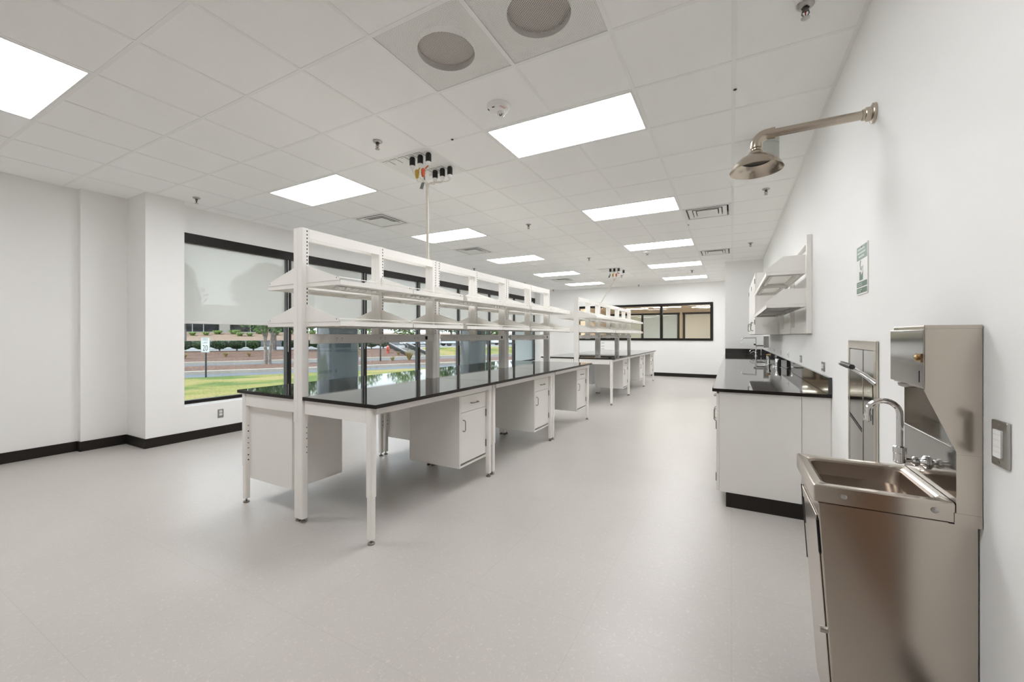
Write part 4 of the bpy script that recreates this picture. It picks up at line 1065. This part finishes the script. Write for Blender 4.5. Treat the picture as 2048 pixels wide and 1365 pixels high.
BT = [('large dark tree behind the twin-trunk tree, trunk on the mulch bank', -.6, 16.9, .0, 'leafd', [((-1.4, -.6, 3.1), (2.0, 1.6, 1.35)), ((1.2, .5, 3.0), (1.9, 1.6, 1.3)), ((-1.5, -.8, 5.3), (2.3, 1.8, 1.8)), ((.5, .4, 5.4), (1.9, 1.7, 1.7)), ((-.5, -.2, 6.9), (1.3, 1.3, .9)), ((1.4, .8, 6.9), (1.0, 1.0, .9))], .24),
      ('tree whose crown shows at the left edge of the first shade', -7.3, 20.5, .05, 'leaf', [((0, 0, 4.6), (1.6, 1.6, 1.6)), ((-.5, -.2, 6.4), (1.3, 1.3, 1.3)), ((.6, .3, 3.2), (1.3, 1.3, .8))], .14),
      ('broad tree seen left of the grey column', 2.6, 26, .1, 'leaf', [((0, 0, 3.2), (2.3, 2.3, 1.7)), ((0, 0, 5.6), (2, 2, 1.8))], .15),
      ('broad tree far behind the hedge, left of the stairs', 9.6, 30, 1.0, 'leafl', [((0, 0, 1.9), (2.3, 2.2, 1.6)), ((0, 0, 4.4), (2.3, 2.3, 1.8))], .15),
      ('broad tree far behind the stairs', 15.0, 30.5, 1.0, 'leafl', [((0, 0, 1.8), (2.4, 2.3, 1.6)), ((0, 0, 4.4), (2.4, 2.4, 1.8))], .15),
      ('bright green tree above the parked car right of the stairs', 20.4, 27, .8, 'leaf', [((0, 0, 2.2), (2.4, 2.4, 1.5)), ((-1, 0, 4.4), (2.4, 2.4, 1.8))], .15),
      ('tree behind the second grey column', 25.8, 27, .8, 'leaf', [((0, 0, 1.6), (2.8, 2.4, 1.6)), ((0, 0, 4.2), (2.6, 2.4, 1.8))], .15),
      ('dark tree past the second grey column', 31.4, 25, .4, 'leafd', [((0, 0, 1.8), (2.4, 2.4, 1.7)), ((0, 0, 4.4), (2.6, 2.4, 1.9))], .15),
      ('pale leafy tree before the last window bay', 37.5, 27, .4, 'leafl', [((0, 0, 1.8), (2.8, 2.4, 1.8)), ((0, 0, 4.6), (2.6, 2.4, 1.9))], .15)]
for k, (lab, a, b, zb, m_, cr, tr_) in enumerate(BT):
    top = cr[-1][0][2]
    tree(lab, a, b, zb, 6, cr, [([(0, 0, -.1), (.03, .02, 1.4), (.05, 0, top)], [tr_, tr_*.8, tr_*.3])], m_, 1100, 40+k, .19)

# speed limit sign
x, y, z = W(-3.59, -.35, -.70)
t = thing('speed_sign', 'white SPEED LIMIT 20 road sign on a dark post at the lawn edge', 'road sign', (x, y, z), math.radians(12))
MB().box(-.035, .035, -.02, .02, 0, 1.95).build('post', 'postd', t)
# the face looks towards the room, turned partly along the road
sgn = MB(); sgn.rprism(-.29, .29, 1.22, 1.96, .05, 'y', -.030, -.022, 0, 4)
sg_ = sgn.build('sign_plate', 'signm', t)
m = MB(); m.loft([[(p[0], -.0305, p[1]) for p in rrect(-.278, .278, 1.232, 1.948, .045, 4)], [(p[0], -.0305, p[1]) for p in rrect(-.262, .262, 1.248, 1.932, .035, 4)]], 0, False); m.build('border', 'black', sg_, fixn=False)
m = MB()
for (s_, size, zc) in (('SPEED', .165, 1.845), ('LIMIT', .165, 1.685), ('20', .40, 1.43)):
    vs, f = text_geo(s_, size); m.add([(v.x*.88, -.0312, zc+v.z+v.y) for v in vs], f)
m.build('lettering', 'black', sg_, fixn=False)
x, y, z = W(5.68, 4.0, -.44)
t = thing('sign_post', 'slim dark post standing on the median right of the first grey column', 'post', (x, y, z))
MB().box(-.04, .04, -.03, .03, 0, 1.9).build('post', 'postd', t); MB().box(-.25, .25, -.045, -.035, 1.35, 1.95).build('sign_plate', 'signm', t)
# hydrant
x, y, z = W(8.48, 13.2, -.29)
t = thing('fire_hydrant', 'red fire hydrant on the mulch bank beside the stairs', 'fire hydrant', (x, y, z))
MB().lathe([(.16, 0), (.16, .05), (.12, .06), (.12, .5), (.15, .52), (.15, .56), (.12, .6), (.08, .68), (.03, .72), (.03, .76)], seg=16).build('barrel', 'hyd', t)
m = MB(); m.tube([(-.22, 0, .40), (.22, 0, .40)], .055, 12); m.tube([(0, -.2, .36), (0, 0, .36)], .07, 12); m.build('outlet_cap', 'hyd', t)
# stairs up to the parking lot
x, y, z = W(10.7, 11, -.5)
t = thing('outdoor_stairs', 'concrete stairs with dark side walls rising to the parking lot', 'stairs', (x, y, z))
m = MB(); ns = 7
for k in range(ns): obox(m, 9.9, 11.5, 11.0+k*1.0, 18.2, -.55, -.42+k*.08, own=t)
m.build('tread', 'steps', t)
for (a0, a1) in ((9.6, 9.9), (11.5, 11.8)):
    m = MB(); P = []
    for a in (a0, a1):
        P += [W(a, 11, -.55), W(a, 18.2, -.55), W(a, 18.2, .50), W(a, 17.6, .50), W(a, 11, -.25)]
    m.add([tuple(Vector(p)-t.location) for p in P], [(0, 1, 2, 3, 4), (9, 8, 7, 6, 5)]+[(i, (i+1) % 5, 5+(i+1) % 5, 5+i) for i in range(5)])
    m.build('side_wall', 'stepd', t)
    m = MB(); m.tube([tuple(Vector(p)-t.location) for p in (W((a0+a1)/2, 11, -.20), W((a0+a1)/2, 17.6, .55), W((a0+a1)/2, 18.2, .55))], .07, 8); m.build('coping', 'conc', t)
    m = MB(); m.tube([tuple(Vector(p)-t.location) for p in (W((a0+a1)/2, 11.2, .45), W((a0+a1)/2, 17.6, 1.25), W((a0+a1)/2, 18.2, 1.25))], .025, 6)
    for bb in (11.3, 14.5, 17.6): m.tube([tuple(Vector(p)-t.location) for p in (W((a0+a1)/2, bb, -.2+(bb-11)*.11), W((a0+a1)/2, bb, .46+(bb-11.3)*.125))], .02, 6)
    m.build('handrail', 'stone', t)
# parked cars
def car(lab, a, b, zb, rz):
    x, y, z = W(a, b, zb)
    t = thing('car', lab, 'car', (x, y, z), rz, 'white parked cars')
    sec = [(-2.25, .35), (-2.28, .62), (-2.1, .80), (-1.25, .90), (-.55, 1.35), (.75, 1.40), (1.6, .98), (2.15, .92), (2.25, .6), (2.2, .32)]
    m = MB()
    loops = []
    for yy, k_ in ((-.86, .93), (-.80, 1), (.80, 1), (.86, .93)):
        loops.append([(px_*(.985 if k_ < 1 else 1), yy, .32+(pz-.32)*k_) for px_, pz in sec])
    m.loft(loops, 0, True, True, True); bo = m.build('body', 'carw', t)
    m = MB()
    for yy in (-.872, .848): m.prism([(-1.05, .93), (-.5, 1.27), (.7, 1.31), (1.35, .96)], 'y', yy, yy+.024)
    m.add([(-1.22, -.7, .95), (-1.22, .7, .95), (-.62, .66, 1.335), (-.62, -.66, 1.335)], [(0, 1, 2, 3)]).add([(1.55, -.7, 1.02), (1.55, .7, 1.02), (.82, .66, 1.40), (.82, -.66, 1.40)], [(0, 1, 2, 3)])
    m.v = [(v[0], v[1], v[2]+.006) for v in m.v]; m.build('window_glass', 'carg', t)
    for wx in (-1.4, 1.4):
        for wy in (-.80, .62):
            m = MB(); m.lathe([(.2, wy), (.32, wy), (.33, wy+.03), (.33, wy+.16), (.32, wy+.19), (.2, wy+.19)], (wx, 0, .33), 'y', 20); m.build('wheel', 'tire', t)
aa = math.atan2(A.y, A.x)
car('white car parked at the head of the stairs', 14.3, 21.5, .08, aa+.25)
car('white car parked to the right of the stairs, behind the post', 19.0, 22.0, .08, aa+.15)
car('white car half hidden past the second grey column', 26.5, 22.0, .08, aa)

# arcade columns, soffit and outer wall of this building
for k, yy in enumerate((5.74, 10.76)):
    o = MB().lathe([(.40, -.45), (.40, 3.25)], (-7.2, yy, 0), seg=64).build('arcade_column', 'colm')
    tag(o, ['smooth grey round column outside the second and third window bays', 'smooth grey round column outside the sixth window bay'][k], 'column', 'arcade columns')
MB().box(-8.0, -6.43, -1.5, 16.5, 3.25, 3.5).build('soffit', 'facade', kind='structure')
MB().box(-7.14, -6.43, 13.50, 14.4, -.5, 3.25).build('exterior_wall', 'extw', kind='structure')
MB().box(-7.4, -6.43, -1.5, 14.4, -.6, -.13).build('plinth', 'conc', kind='structure')

# ------------------------------------------------------------------ world, sun, camera
wd = bpy.data.worlds.new('sky'); SC.world = wd; wd.use_nodes = True
n = wd.node_tree.nodes; l = wd.node_tree.links; bg = n['Background']
tc = n.new('ShaderNodeTexCoord'); sep = n.new('ShaderNodeSeparateXYZ'); l.new(tc.outputs['Generated'], sep.inputs[0])
nz = n.new('ShaderNodeTexNoise'); nz.inputs['Scale'].default_value = 3.2; nz.inputs['Detail'].default_value = 6; l.new(tc.outputs['Generated'], nz.inputs['Vector'])
r = n.new('ShaderNodeValToRGB'); r.color_ramp.elements[0].position = .40; r.color_ramp.elements[1].position = .62
r.color_ramp.elements[0].color = (.52, .66, .92, 1); r.color_ramp.elements[1].color = (1, 1, 1, 1)
l.new(nz.outputs['Fac'], r.inputs['Fac'])
hz = n.new('ShaderNodeMapRange'); hz.inputs['From Min'].default_value = 0; hz.inputs['From Max'].default_value = .5; l.new(sep.outputs['Z'], hz.inputs['Value'])
mx = n.new('ShaderNodeMix'); mx.data_type = 'RGBA'; l.new(hz.outputs['Result'], mx.inputs['Factor']); mx.inputs[6].default_value = (.92, .95, 1, 1); l.new(r.outputs['Color'], mx.inputs[7])
l.new(mx.outputs[2], bg.inputs['Color']); bg.inputs['Strength'].default_value = 2.0
sun = bpy.data.lights.new('sun', 'SUN'); sun.energy = 3.4; sun.angle = .01; sun.color = (1, .95, .86)
so = bpy.data.objects.new('sun', sun); COL.objects.link(so)
so.rotation_euler = Vector((.25, .75, -1.0)).to_track_quat('-Z', 'Y').to_euler(); so.location = (-20, -10, 20)

cam = bpy.data.cameras.new('camera'); co = bpy.data.objects.new('camera', cam); COL.objects.link(co)
co.location = (0, 0, H); co.rotation_euler = (PI/2, 0, math.radians(28.324))
cam.sensor_fit = 'HORIZONTAL'; cam.sensor_width = 36; cam.lens = 814.3/2048*36; cam.shift_y = -10.8/2048; cam.clip_start = .02; cam.clip_end = 400
SC.camera = co
SC.view_settings.view_transform = 'Standard'; SC.view_settings.look = 'None'; SC.view_settings.exposure = .20; SC.view_settings.gamma = 1; SC.view_settings.use_curve_mapping = False
SC.cycles.max_bounces = 16; SC.cycles.diffuse_bounces = 14; SC.cycles.glossy_bounces = 5; SC.cycles.transparent_max_bounces = 16; SC.cycles.sample_clamp_indirect = 6
SC.cycles.caustics_reflective = False; SC.cycles.caustics_refractive = False
